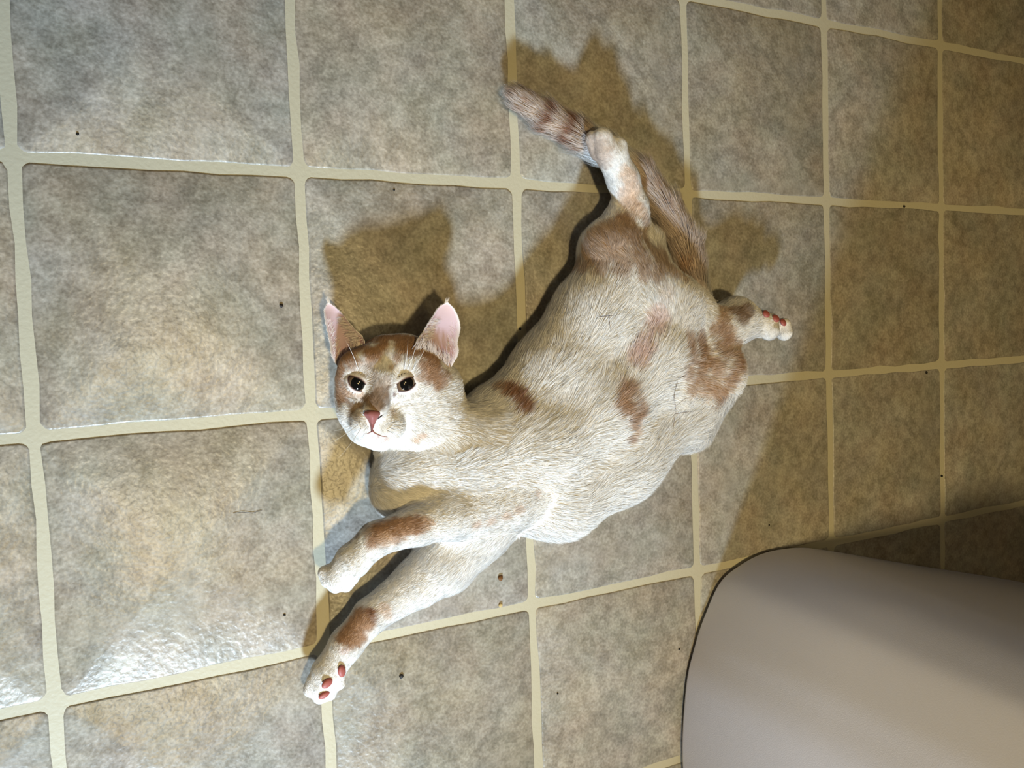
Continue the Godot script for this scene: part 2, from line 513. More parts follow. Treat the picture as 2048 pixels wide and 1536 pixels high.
	b(Vector3(0.2435, 0.0280, 0.6750), .0155, Vector3(0.2244, 0.0270, 0.6988), .0145, .006, .003)

func paw_bones() -> Array:
	# four paws, each [first bone of its wrist, then toes]
	var all := []
	bones = []
	b(Vector3(0.2664, 0.0660, 0.5691), .0150, Vector3(0.2453, 0.0600, 0.5875), .0150, .006, .0035)
	b(Vector3(0.2453, 0.0600, 0.5875), .0150, Vector3(0.2326, 0.0550, 0.6005), .0125, .005, .003)
	b(Vector3(0.2374, 0.0580, 0.5996), .008, Vector3(0.2249, 0.0520, 0.6036), .0072, .0025, .0025)
	b(Vector3(0.2388, 0.0590, 0.6023), .008, Vector3(0.2308, 0.0530, 0.6090), .0072, .0025, .0025)
	b(Vector3(0.2437, 0.0580, 0.6016), .008, Vector3(0.2400, 0.0530, 0.6097), .0070, .0025, .0025)
	b(Vector3(0.2345, 0.0560, 0.5950), .008, Vector3(0.2230, 0.0500, 0.5973), .0070, .0025, .0025)
	all.append(bones)
	bones = []
	b(Vector3(0.2435, 0.0280, 0.6750), .0155, Vector3(0.2244, 0.0270, 0.6988), .0145, .006, .003)
	b(Vector3(0.2244, 0.0270, 0.6988), .0145, Vector3(0.2207, 0.0260, 0.7114), .0125, .005, .0028)
	b(Vector3(0.2294, 0.0310, 0.7018), .0090, Vector3(0.2331, 0.0300, 0.7089), .0072, .0025, .0022)
	b(Vector3(0.2230, 0.0310, 0.7080), .0085, Vector3(0.2244, 0.0290, 0.7169), .0076, .0025, .0022)
	b(Vector3(0.2171, 0.0300, 0.7090), .0085, Vector3(0.2163, 0.0270, 0.7191), .0074, .0025, .0022)
	b(Vector3(0.2126, 0.0260, 0.7047), .0080, Vector3(0.2089, 0.0240, 0.7123), .0072, .0025, .0022)
	b(Vector3(0.2524, 0.0340, 0.6758), .0050, Vector3(0.2567, 0.0340, 0.6777), .0036, .0025, .0020)
	all.append(bones)
	bones = []
	b(Vector3(0.5588, 0.0500, 0.2277), .0162, Vector3(0.5413, 0.0550, 0.2037), .0160, .008, .0035)
	b(Vector3(0.5413, 0.0550, 0.2037), .0155, Vector3(0.5347, 0.0560, 0.1961), .0130, .005, .003)
	b(Vector3(0.5312, 0.0600, 0.2024), .0115, Vector3(0.5274, 0.0610, 0.1896), .0105, .0018, .0022)
	b(Vector3(0.5478, 0.0600, 0.2064), .0100, Vector3(0.5469, 0.0610, 0.1964), .0092, .0018, .0022)
	b(Vector3(0.5284, 0.0520, 0.2018), .0095, Vector3(0.5215, 0.0530, 0.1892), .0085, .0018, .0022)
	all.append(bones)
	bones = []
	b(Vector3(0.7114, 0.0470, 0.3824), .018, Vector3(0.7392, 0.0580, 0.3870), .0150, .008, .005)
	b(Vector3(0.7392, 0.0580, 0.3870), .0145, Vector3(0.7591, 0.0550, 0.3886), .0110, .005, .003)
	b(Vector3(0.7508, 0.0620, 0.3839), .0095, Vector3(0.7471, 0.0640, 0.3944), .0122, .0016, .0022)
	b(Vector3(0.7728, 0.0610, 0.3892), .0085, Vector3(0.7734, 0.0610, 0.3975), .0100, .0016, .0022)
	b(Vector3(0.7348, 0.0620, 0.3789), .0065, Vector3(0.7252, 0.0630, 0.3890), .0078, .0016, .0022)
	all.append(bones)
	return all

func head_bones() -> void:
	b(Vector3(0.2981, 0.0450, 0.4280), .040, Vector3(0.3031, 0.0450, 0.4273), .040, .015, .0055, 2.0)
	b(Vector3(0.2880, 0.0520, 0.4113), .0255, Vector3(0.3055, 0.0520, 0.4113), .0255, .012, .0055, 2.0)
	b(Vector3(0.2635, 0.0420, 0.4283), .021, Vector3(0.2611, 0.0420, 0.4384), .019, .012, .006, 2.0)
	b(Vector3(0.3291, 0.0430, 0.4429), .032, Vector3(0.3344, 0.0430, 0.4375), .030, .015, .0075, 2.0)
	b(Vector3(0.3141, 0.0480, 0.4645), .028, Vector3(0.3241, 0.0450, 0.4569), .028, .015, .0075, 2.0)
	b(Vector3(0.2599, 0.0540, 0.4523), .0195, Vector3(0.2678, 0.0520, 0.4637), .021, .010, .004, 2.0)
	b(Vector3(0.2733, 0.0660, 0.4589), .0190, Vector3(0.2752, 0.0620, 0.4639), .021, .010, .0045, 2.0)
	b(Vector3(0.2570, 0.0620, 0.4123), .0150, Vector3(0.2671, 0.0640, 0.4096), .0150, .010, .005, 2.0)
	b(Vector3(0.2592, 0.0580, 0.4256), .0170, Vector3(0.2635, 0.0620, 0.4293), .0170, .010, .006, 2.0)
	b(Vector3(0.3047, 0.0640, 0.4148), .0170, Vector3(0.3181, 0.0600, 0.4188), .0170, .010, .005, 2.0)
	b(Vector3(0.2761, 0.0780, 0.4241), .0110, Vector3(0.2665, 0.0830, 0.4490), .0085, .008, .0045, 2.0)
	b(Vector3(0.2587, 0.0730, 0.4616), .0120, Vector3(0.2619, 0.0730, 0.4619), .0120, .005, .0045, 2.0)
	b(Vector3(0.2760, 0.0730, 0.4658), .0130, Vector3(0.2818, 0.0720, 0.4673), .0135, .005, .0045, 2.0)
	b(Vector3(0.2742, 0.0630, 0.4780), .0105, Vector3(0.2773, 0.0620, 0.4788), .0105, .004, .004, 2.0)
	b(Vector3(0.3380, 0.0400, 0.4730), .034, Vector3(0.3575, 0.0420, 0.4868), .036, .015, .009, 2.0)
	b(Vector3(0.3054, 0.0280, 0.4941), .024, Vector3(0.3281, 0.0340, 0.5095), .028, .015, .009, 2.0)

var grid_f := PackedFloat32Array()
var grid_id := PackedInt32Array()

# fills a grid with the joined tapered capsules and meshes it as surface nets
func mesh_field(set_: Array, cell: float, clip_low: float, limit: AABB, nose: Vector3) -> Dictionary:
	var lo := Vector3(9, 9, 9)
	var hi := -lo
	for q in set_:
		var r := maxf(q[1], q[3]) + 0.012
		for e in [q[0], q[2]]:
			lo = lo.min(e - Vector3.ONE * r)
			hi = hi.max(e + Vector3.ONE * r)
	lo = lo.max(limit.position)
	hi = hi.min(limit.end)
	lo.y = maxf(lo.y, -0.006)
	var nx := int((hi.x - lo.x) / cell) + 2
	var ny := int((hi.y - lo.y) / cell) + 2
	var nz := int((hi.z - lo.z) / cell) + 2
	var sy := nx
	var sz := nx * ny
	var f := PackedFloat32Array()
	f.resize(nx * ny * nz)
	f.fill(0.05)
	var best := PackedFloat32Array()
	best.resize(f.size())
	best.fill(1.0)
	var id := PackedInt32Array()
	id.resize(f.size())
	for n in set_.size():
		var a: Vector3 = set_[n][0]
		var ra: float = set_[n][1]
		var c: Vector3 = set_[n][2]
		var dr: float = set_[n][3] - ra
		var k: float = set_[n][4]
		var ab := c - a
		var inv := 1.0 / maxf(ab.length_squared(), 1e-9)
		var reach := maxf(ra, ra + dr) + k + cell * 2.0
		var p0 := ((a.min(c) - Vector3.ONE * reach - lo) / cell).floor()
		var p1 := ((a.max(c) + Vector3.ONE * reach - lo) / cell).ceil()
		var x0 := maxi(int(p0.x), 0)
		var x1 := mini(int(p1.x), nx - 1)
		for z in range(maxi(int(p0.z), 0), mini(int(p1.z), nz - 1) + 1):
			for y in range(maxi(int(p0.y), 0), mini(int(p1.y), ny - 1) + 1):
				var at := z * sz + y * sy + x0
				var p := lo + Vector3(x0, y, z) * cell - a
				for x in range(x0, x1 + 1):
					var t := clampf(p.dot(ab) * inv, 0.0, 1.0)
					var d := (p - ab * t).length() - ra - dr * t
					p.x += cell
					if d < best[at]:
						best[at] = d
						id[at] = n
					var g := f[at]
					var h := k - absf(g - d)
					if h > 0.0:
						f[at] = minf(g, d) - h * h * 0.25 / k
					elif d < g:
						f[at] = d
					at += 1
	for z in nz:
		for y in mini(ny, int((clip_low + cell * 4.0 - lo.y) / cell) + 1):
			var cut := clip_low - (lo.y + y * cell)
			for x in nx:
				var at := z * sz + y * sy + x
				if f[at] < cut:
					f[at] = cut
	# one vertex in each cell that the surface crosses
	var verts := PackedVector3Array()
	var norms := PackedVector3Array()
	var owner_ := PackedInt32Array()
	var index := PackedInt32Array()
	index.resize(f.size())
	index.fill(-1)
	var offs := PackedInt32Array([0, 1, sy, sy + 1, sz, sz + 1, sz + sy, sz + sy + 1])
	var corners := [Vector3(0, 0, 0), Vector3(1, 0, 0), Vector3(0, 1, 0), Vector3(1, 1, 0), Vector3(0, 0, 1), Vector3(1, 0, 1), Vector3(0, 1, 1), Vector3(1, 1, 1)]
	var pairs := PackedInt32Array([0, 1, 2, 3, 4, 5, 6, 7, 0, 2, 1, 3, 4, 6, 5, 7, 0, 4, 1, 5, 2, 6, 3, 7])
	var near := cell * 1.8
	for z in nz - 1:
		for y in ny - 1:
			var at := z * sz + y * sy - 1
			for x in nx - 1:
				at += 1
				var f0 := f[at]
				if f0 > near or f0 < -near:
					continue
				var neg := 0
				for o in offs:
					if f[at + o] < 0.0:
						neg += 1
				if neg == 0 or neg == 8:
					continue
				var sum := Vector3.ZERO
				var m := 0
				for e in range(0, 24, 2):
					var fa := f[at + offs[pairs[e]]]
					var fb := f[at + offs[pairs[e + 1]]]
					if (fa < 0.0) != (fb < 0.0):
						sum += (corners[pairs[e]] as Vector3).lerp(corners[pairs[e + 1]], fa / (fa - fb))
						m += 1
				index[at] = verts.size()
				verts.append(lo + (Vector3(x, y, z) + sum / m) * cell)
				owner_.append(id[at])
				var g := Vector3(f[at + 1] + f[at + 1 + sy] + f[at + 1 + sz] + f[at + 1 + sy + sz] - f[at] - f[at + sy] - f[at + sz] - f[at + sy + sz], f[at + sy] + f[at + sy + 1] + f[at + sy + sz] + f[at + sy + sz + 1] - f[at] - f[at + 1] - f[at + sz] - f[at + sz + 1], f[at + sz] + f[at + sz + 1] + f[at + sz + sy] + f[at + sz + sy + 1] - f[at] - f[at + 1] - f[at + sy] - f[at + sy + 1])
				norms.append(g.normalized())
	var tris := PackedInt32Array()
	for z in range(1, nz - 1):
		for y in range(1, ny - 1):
			var at := z * sz + y * sy
			for x in range(1, nx - 1):
				at += 1
				if index[at] < 0:
					continue
				var inside := f[at] < 0.0
				for axis in 3:
					var step: int = [1, sy, sz][axis]
					if (f[at + step] < 0.0) == inside:
						continue
					var u: int = [sy, sz, 1][axis]
					var v: int = [sz, 1, sy][axis]
					var i0 := index[at]
					var i1 := index[at - u]
					var i2 := index[at - u - v]
					var i3 := index[at - v]
					if i0 < 0 or i1 < 0 or i2 < 0 or i3 < 0:
						continue
					if inside:
						tris.append_array(PackedInt32Array([i0, i2, i1, i0, i3, i2]))
					else:
						tris.append_array(PackedInt32Array([i0, i1, i2, i0, i2, i3]))
	# make sure of the winding: fronts run clockwise
	var wrong := 0
	for t in range(0, mini(tris.size(), 3000), 3):
		var fa := verts[tris[t]]
		if (verts[tris[t + 1]] - fa).cross(verts[tris[t + 2]] - fa).dot(norms[tris[t]]) > 0.0:
			wrong += 1
	if wrong * 6 > mini(tris.size(), 3000):
		for t in range(0, tris.size(), 3):
			var s := tris[t + 1]
			tris[t + 1] = tris[t + 2]
			tris[t + 2] = s
	# colour, fur length and flow at each vertex
	var colors := PackedColorArray()
	var flow := PackedVector3Array()
	var fur := PackedFloat32Array()
	for i in verts.size():
		colors.append(coat(verts[i]))
		var q: Array = set_[owner_[i]]
		var d: Vector3 = (q[2] - q[0]).normalized() * signf(q[6])
		if q[6] > 1.5:
			d = (verts[i] - nose).normalized()
		elif q[5] > 0.0085:
			var ax: Vector3 = q[2] - q[0]
			var off: Vector3 = verts[i] - q[0] - ax * clampf((verts[i] - q[0]).dot(ax) / maxf(ax.length_squared(), 1e-9), 0.0, 1.0)
			off.y = minf(off.y, 0.0)
			d = (d + off / 0.035 * 0.55).normalized()
		flow.append(d)
		fur.append(q[5])
	return {"v": verts, "n": norms, "t": tris, "c": colors, "flow": flow, "fur": fur}

var coat_noise := FastNoiseLite.new()
var blob_at := PackedVector3Array()
var blob_r := PackedFloat32Array()
var blob_c := PackedColorArray()
var blob_s := PackedFloat32Array()

func coat(p: Vector3) -> Color:
	var c := WHITE
	for i in blob_at.size():
		var d := p.distance_squared_to(blob_at[i])
		var r := blob_r[i]
		if d < r * r * 1.96:
			var w := 1.0 - smoothstep(0.62, 1.22, sqrt(d) / r + coat_noise.get_noise_3dv(p * 1000.0) * 0.35)
			c = c.lerp(blob_c[i], w * blob_s[i])
	return c

func m(at: Vector3, r_px: float, color: Color, strength := 1.0) -> void:
	blob_at.append(at)
	blob_r.append(r_px / 2000.0)
	blob_c.append(color)
	blob_s.append(strength)

const WHITE := Color(0.80, 0.785, 0.76)
const GINGER := Color(0.38, 0.23, 0.14)
const PALE := Color(0.60, 0.42, 0.30)
const SAND := Color(0.40, 0.285, 0.21)
const TAIL := Color(0.54, 0.44, 0.375)
const DARK := Color(0.21, 0.09, 0.05)
const RUST := Color(0.28, 0.14, 0.08)
const BROWN := Color(0.22, 0.145, 0.092)
const PINK := Color(0.62, 0.40, 0.36)
const GREY := Color(0.50, 0.42, 0.36)

func markings() -> void:
	coat_noise.seed = 8
	coat_noise.frequency = 0.16
	coat_noise.fractal_octaves = 2
	# head
	for q in [Vector3(0.2712, 0.0533, 0.3908), Vector3(0.2582, 0.0654, 0.3966), Vector3(0.2474, 0.0692, 0.4032), Vector3(0.2416, 0.0651, 0.4158), Vector3(0.2409, 0.0587, 0.4249), Vector3(0.2430, 0.0587, 0.4372)]:
		m(q, 21, GINGER)
	for q in [Vector3(0.2837, 0.0664, 0.3896), Vector3(0.2970, 0.0690, 0.3901), Vector3(0.3093, 0.0719, 0.3924), Vector3(0.3153, 0.0770, 0.4000), Vector3(0.3224, 0.0788, 0.4094), Vector3(0.3209, 0.0817, 0.4198), Vector3(0.3006, 0.0782, 0.3984)]:
		m(q, 24, GINGER)
	m(Vector3(0.3261, 0.0795, 0.4280), 16, GINGER, 0.9)
	m(Vector3(0.3363, 0.0741, 0.4241), 13, GINGER, 0.7)
	m(Vector3(0.2682, 0.0775, 0.4024), 20, GINGER)
	m(Vector3(0.2786, 0.0742, 0.3975), 14, GINGER)
	m(Vector3(0.2474, 0.0671, 0.4406), 10, GINGER, 0.8)
	m(Vector3(0.2884, 0.0811, 0.4077), 9, GINGER, 0.8)
	m(Vector3(0.2649, 0.0794, 0.4124), 12, GINGER, 0.6)
	m(Vector3(0.2839, 0.0840, 0.4155), 9, GINGER, 0.6)
	m(Vector3(0.2531, 0.0767, 0.4118), 14, GINGER, 0.8)
	m(Vector3(0.3119, 0.0843, 0.4161), 15, GINGER, 0.9)
	m(Vector3(0.3236, 0.0803, 0.4338), 12, GINGER, 0.8)
	m(Vector3(0.3319, 0.0770, 0.4312), 12, GINGER, 0.7)
	m(Vector3(0.2470, 0.0710, 0.4279), 11, GINGER, 0.8)
	m(Vector3(0.2456, 0.0667, 0.4334), 10, GINGER, 0.8)
	m(Vector3(0.2547, 0.0764, 0.4335), 9, PALE, 0.7)
	m(Vector3(0.2492, 0.0719, 0.4325), 9, PALE, 0.8)
	m(Vector3(0.2582, 0.0781, 0.4186), 10, GREY, 0.7)
	m(Vector3(0.2973, 0.0851, 0.4198), 9, GREY, 0.6)
	m(Vector3(0.3079, 0.0851, 0.4240), 9, GINGER, 0.7)
	m(Vector3(0.3150, 0.0833, 0.4299), 9, GINGER, 0.7)
	m(Vector3(0.2878, 0.0721, 0.3934), 6, WHITE, 0.7)
	m(Vector3(0.2838, 0.0766, 0.4000), 6, WHITE, 0.7)
	m(Vector3(0.2792, 0.0796, 0.4073), 7, WHITE, 0.7)
	m(Vector3(0.2714, 0.0845, 0.4157), 13, WHITE, 0.8)
	m(Vector3(0.2653, 0.0836, 0.4233), 13, GREY, 0.8)
	m(Vector3(0.2921, 0.0842, 0.4177), 13, WHITE, 0.85)
	m(Vector3(0.2851, 0.0862, 0.4235), 11, WHITE, 0.7)
	m(Vector3(0.2999, 0.0850, 0.4154), 8, WHITE, 0.6)
	m(Vector3(0.2562, 0.0776, 0.4163), 9, WHITE, 0.6)
	m(Vector3(0.2747, 0.0894, 0.4281), 14, GREY, 0.9)
	m(Vector3(0.2668, 0.0881, 0.4320), 12, GREY, 0.9)
	m(Vector3(0.2717, 0.0902, 0.4366), 13, BROWN, 0.85)
	m(Vector3(0.2631, 0.0884, 0.4405), 17, BROWN)
	m(Vector3(0.2652, 0.0909, 0.4458), 14, BROWN)
	m(Vector3(0.2740, 0.0893, 0.4434), 13, BROWN, 0.8)
	m(Vector3(0.2580, 0.0788, 0.4433), 14, BROWN, 0.9)
	m(Vector3(0.2523, 0.0726, 0.4473), 13, BROWN, 0.85)
	m(Vector3(0.2494, 0.0725, 0.4520), 10, BROWN, 0.7)
	m(Vector3(0.2525, 0.0804, 0.4543), 9, GREY, 0.8)
	m(Vector3(0.2474, 0.0767, 0.4599), 6, BROWN, 0.5)
	m(Vector3(0.2814, 0.0828, 0.4538), 9, GREY, 0.7)
	m(Vector3(0.2661, 0.0801, 0.4737), 10, PINK, 0.6)
	m(Vector3(0.2737, 0.0818, 0.4756), 9, PINK, 0.5)
	m(Vector3(0.3092, 0.0743, 0.4759), 8, PALE, 0.8)
	m(Vector3(0.3046, 0.0706, 0.4795), 8, PALE, 0.7)
	m(Vector3(0.2854, 0.0833, 0.4357), 5, Color(0.16, 0.075, 0.065), 0.95)
	m(Vector3(0.2831, 0.0831, 0.4382), 3.5, Color(0.16, 0.075, 0.065), 0.8)
	# shoulder
	for q in [Vector3(0.4048, 0.0628, 0.4461), Vector3(0.4107, 0.0703, 0.4520), Vector3(0.4128, 0.0782, 0.4624)]:
		m(q, 19, RUST, 0.95)
	m(Vector3(0.3980, 0.0523, 0.4412), 14, GINGER, 0.8)
	# upper foreleg
	for q in [Vector3(0.2677, 0.0791, 0.5573), Vector3(0.2807, 0.0795, 0.5555), Vector3(0.2911, 0.0836, 0.5570), Vector3(0.3019, 0.0868, 0.5561)]:
		m(q, 22, GINGER)
	m(Vector3(0.2599, 0.0820, 0.5678), 14, GINGER, 0.9)
	m(Vector3(0.2836, 0.0835, 0.5651), 16, GINGER, 0.8)
	m(Vector3(0.2634, 0.0818, 0.5625), 16, GINGER, 0.9)
	m(Vector3(0.2574, 0.0641, 0.5544), 10, BROWN, 0.7)
	m(Vector3(0.2721, 0.0830, 0.5663), 16, PALE, 0.8)
	m(Vector3(0.3123, 0.0871, 0.5561), 13, PALE, 0.8)
	m(Vector3(0.2577, 0.0756, 0.5575), 12, GREY, 0.7)
	m(Vector3(0.2499, 0.0665, 0.5610), 9, BROWN, 0.7)
	m(Vector3(0.2443, 0.0628, 0.5665), 8, GREY, 0.6)
	# lower foreleg
	for q in [Vector3(0.2574, 0.0437, 0.6496), Vector3(0.2498, 0.0420, 0.6573), Vector3(0.2435, 0.0429, 0.6638), Vector3(0.2526, 0.0443, 0.6652)]:
		m(q, 19, GINGER)
	m(Vector3(0.2599, 0.0456, 0.6543), 14, PALE, 0.6)
	m(Vector3(0.2535, 0.0405, 0.6489), 14, GINGER, 0.9)
	m(Vector3(0.2627, 0.0431, 0.6422), 13, GINGER, 0.8)
	m(Vector3(0.2471, 0.0397, 0.6560), 15, GINGER, 0.9)
	m(Vector3(0.2395, 0.0405, 0.6623), 12, GINGER, 0.8)
	m(Vector3(0.2684, 0.0462, 0.6452), 9, RUST, 0.9)
	m(Vector3(0.2660, 0.0435, 0.6408), 8, RUST, 0.9)
	m(Vector3(0.2683, 0.0471, 0.6517), 7, RUST, 0.8)
	m(Vector3(0.2795, 0.0474, 0.6407), 13, PALE, 0.6)
	m(Vector3(0.2829, 0.0478, 0.6475), 10, PALE, 0.5)
	for q in [Vector3(0.2563, 0.0385, 0.6423), Vector3(0.2490, 0.0356, 0.6495), Vector3(0.2429, 0.0360, 0.6563), Vector3(0.2362, 0.0385, 0.6623), Vector3(0.2539, 0.0440, 0.6593), Vector3(0.2613, 0.0460, 0.6535)]:
		m(q, 15, GINGER, 0.9)
	m(Vector3(0.2378, 0.0449, 0.6738), 10, PINK, 0.4)
	# belly
	for q in [Vector3(0.5142, 0.0983, 0.4578), Vector3(0.5177, 0.0996, 0.4690), Vector3(0.5273, 0.0973, 0.4816), Vector3(0.5104, 0.0991, 0.4665), Vector3(0.5240, 0.0975, 0.4509), Vector3(0.5355, 0.0974, 0.4746)]:
		m(q, 20, GINGER, 0.85)
	m(Vector3(0.5318, 0.0989, 0.4630), 14, GINGER, 0.6)
	m(Vector3(0.5249, 0.0910, 0.4999), 12, GINGER, 0.85)
	m(Vector3(0.5320, 0.0927, 0.4927), 10, PALE, 0.7)
	for q in [Vector3(0.5495, 0.0895, 0.4092), Vector3(0.5639, 0.0879, 0.3916), Vector3(0.5744, 0.0871, 0.3790), Vector3(0.5395, 0.0899, 0.4215)]:
		m(q, 26, PINK, 0.55)
	m(Vector3(0.5849, 0.0869, 0.3583), 24, PALE, 0.3)
	# armpit
	for q in [Vector3(0.3614, 0.0858, 0.5656), Vector3(0.3770, 0.0858, 0.5640), Vector3(0.3928, 0.0862, 0.5613), Vector3(0.4059, 0.0872, 0.5561)]:
		m(q, 11, PALE, 0.6)
	m(Vector3(0.4277, 0.0863, 0.5443), 9, PALE, 0.6)
	# right hind leg
	for q in [Vector3(0.6209, 0.0884, 0.4347), Vector3(0.6323, 0.0834, 0.4208), Vector3(0.6298, 0.0827, 0.4072), Vector3(0.6461, 0.0829, 0.4324), Vector3(0.6611, 0.0783, 0.4140), Vector3(0.6719, 0.0745, 0.3977)]:
		m(q, 27, GINGER, 0.8)
	for q in [Vector3(0.6556, 0.0731, 0.3916), Vector3(0.6695, 0.0697, 0.3809), Vector3(0.6662, 0.0835, 0.4473), Vector3(0.6506, 0.0808, 0.4574), Vector3(0.6798, 0.0809, 0.4259)]:
		m(q, 24, GINGER, 0.75)
	for q in [Vector3(0.6920, 0.0689, 0.3730), Vector3(0.7041, 0.0718, 0.3717), Vector3(0.6950, 0.0734, 0.3817)]:
		m(q, 20, BROWN, 0.85)
	m(Vector3(0.6629, 0.0836, 0.4333), 12, WHITE, 0.5)
	m(Vector3(0.6835, 0.0827, 0.4400), 10, WHITE, 0.6)
	m(Vector3(0.7227, 0.0000, 0.3556), 14, GINGER, 0.7)
	m(Vector3(0.6145, 0.0751, 0.3367), 20, GINGER, 0.6)
	m(Vector3(0.6343, 0.0793, 0.4646), 16, PALE, 0.5)
	# left hind leg
	for q in [Vector3(0.5128, 0.0531, 0.3061), Vector3(0.5186, 0.0591, 0.2938), Vector3(0.5298, 0.0660, 0.2868), Vector3(0.5451, 0.0666, 0.2788), Vector3(0.5508, 0.0732, 0.2899), Vector3(0.5311, 0.0725, 0.3004)]:
		m(q, 30, SAND, 0.9)
	for q in [Vector3(0.5388, 0.0784, 0.3162), Vector3(0.5602, 0.0831, 0.3217), Vector3(0.5237, 0.0692, 0.3128), Vector3(0.5127, 0.0575, 0.3169), Vector3(0.5544, 0.0749, 0.2951)]:
		m(q, 28, SAND, 0.85)
	for q in [Vector3(0.6000, 0.0769, 0.3305), Vector3(0.5966, 0.0690, 0.3149)]:
		m(q, 24, SAND, 0.8)
	for q in [Vector3(0.5050, 0.0346, 0.3225), Vector3(0.5721, 0.0679, 0.2940), Vector3(0.5807, 0.0731, 0.3102), Vector3(0.5571, 0.0794, 0.3085), Vector3(0.5850, 0.0796, 0.3265)]:
		m(q, 24, SAND, 0.8)
	for q in [Vector3(0.5479, 0.0628, 0.2730), Vector3(0.5771, 0.0618, 0.2773)]:
		m(q, 18, GINGER, 0.6)
	for q in [Vector3(0.5601, 0.0614, 0.2579), Vector3(0.5626, 0.0639, 0.2441), Vector3(0.5559, 0.0688, 0.2314), Vector3(0.5569, 0.0601, 0.2489), Vector3(0.5664, 0.0639, 0.2648)]:
		m(q, 23, PALE, 0.65)
	m(Vector3(0.5483, 0.0694, 0.2227), 13, PALE, 0.4)
	for q in [Vector3(0.5036, 0.0519, 0.3267), Vector3(0.5142, 0.0687, 0.3297), Vector3(0.5318, 0.0790, 0.3306), Vector3(0.5582, 0.0853, 0.3347), Vector3(0.5775, 0.0848, 0.3373)]:
		m(q, 22, SAND, 0.8)
	for q in [Vector3(0.6587, 0.0794, 0.4635), Vector3(0.6914, 0.0724, 0.4153), Vector3(0.6870, 0.0808, 0.4318), Vector3(0.6393, 0.0821, 0.4511), Vector3(0.6068, 0.0929, 0.4063), Vector3(0.6093, 0.0880, 0.4517), Vector3(0.6279, 0.0833, 0.4531), Vector3(0.6065, 0.0943, 0.4195), Vector3(0.5986, 0.0954, 0.4349), Vector3(0.6708, 0.0842, 0.4392), Vector3(0.6739, 0.0760, 0.4089), Vector3(0.6756, 0.0630, 0.3696)]:
		m(q, 22, GINGER, 0.7)
	# tail
	for q in [Vector3(0.6505, 0.0476, 0.3291), Vector3(0.6487, 0.0419, 0.3062), Vector3(0.6419, 0.0381, 0.2835), Vector3(0.6297, 0.0367, 0.2613), Vector3(0.6148, 0.0345, 0.2422), Vector3(0.5984, 0.0347, 0.2238), Vector3(0.6595, 0.0458, 0.3121), Vector3(0.6485, 0.0392, 0.2667)]:
		m(q, 44, TAIL, 0.95)
	for q in [Vector3(0.5228, 0.0343, 0.1858), Vector3(0.5085, 0.0332, 0.1772), Vector3(0.4907, 0.0332, 0.1699), Vector3(0.4711, 0.0318, 0.1610), Vector3(0.4541, 0.0318, 0.1525), Vector3(0.5206, 0.0563, 0.2063)]:
		m(q, 44, TAIL, 0.95)
	for q in [Vector3(0.4895, 0.0349, 0.1607), Vector3(0.4856, 0.0328, 0.1697), Vector3(0.4848, 0.0240, 0.1768)]:
		m(q, 12, DARK, 0.95)
	for q in [Vector3(0.5173, 0.0343, 0.1696), Vector3(0.5115, 0.0332, 0.1791), Vector3(0.5104, 0.0241, 0.1874)]:
		m(q, 14, DARK, 0.95)
	for q in [Vector3(0.5254, 0.0256, 0.1941), Vector3(0.5421, 0.0000, 0.1971)]:
		m(q, 8, DARK, 0.8)
	for q in [Vector3(0.4617, 0.0327, 0.1535), Vector3(0.4595, 0.0275, 0.1604)]:
		m(q, 8, RUST, 0.55)
	m(Vector3(0.4465, 0.0293, 0.1470), 13, RUST, 0.55)
	for q in [Vector3(0.6076, 0.0363, 0.2155), Vector3(0.6200, 0.0370, 0.2369), Vector3(0.6320, 0.0384, 0.2588), Vector3(0.6054, 0.0339, 0.2315)]:
		m(q, 10, RUST, 0.5)
	m(Vector3(0.6463, 0.0442, 0.3260), 18, GINGER, 0.8)

# hairs laid along the coat; each is a thin blade of three triangles that carries the skin's normal
var hair_v := PackedVector3Array()
var hair_n := PackedVector3Array()
var hair_c := PackedColorArray()
var hair_i := PackedInt32Array()
var lay := FastNoiseLite.new()
var eyes := []

func hair(root: Vector3, nrm: Vector3, along: Vector3, length: float, width: float, lift: float, color: Color) -> void:
	var side := along.cross(nrm).normalized() * width * 0.5
	var up := nrm * lift
	var d1 := (along + up).normalized() * length * 0.5
	var d2 := (along + up * 0.25).normalized() * length * 0.5
	var mid := root + d1
	var tip := mid + d2
	var low := 0.0006 - tip.y
	if low > 0.0:
		tip.y += low
		mid.y = maxf(mid.y, 0.0006)
	var at := hair_v.size()
	hair_v.append(root - side)
	hair_v.append(root + side)
	hair_v.append(mid - side * 0.75)
	hair_v.append(mid + side * 0.75)
	hair_v.append(tip)
	for k in 5:
		hair_n.append(nrm)
		hair_c.append(color)
	hair_i.append_array(PackedInt32Array([at, at + 2, at + 1, at + 1, at + 2, at + 3, at + 2, at + 4, at + 3]))

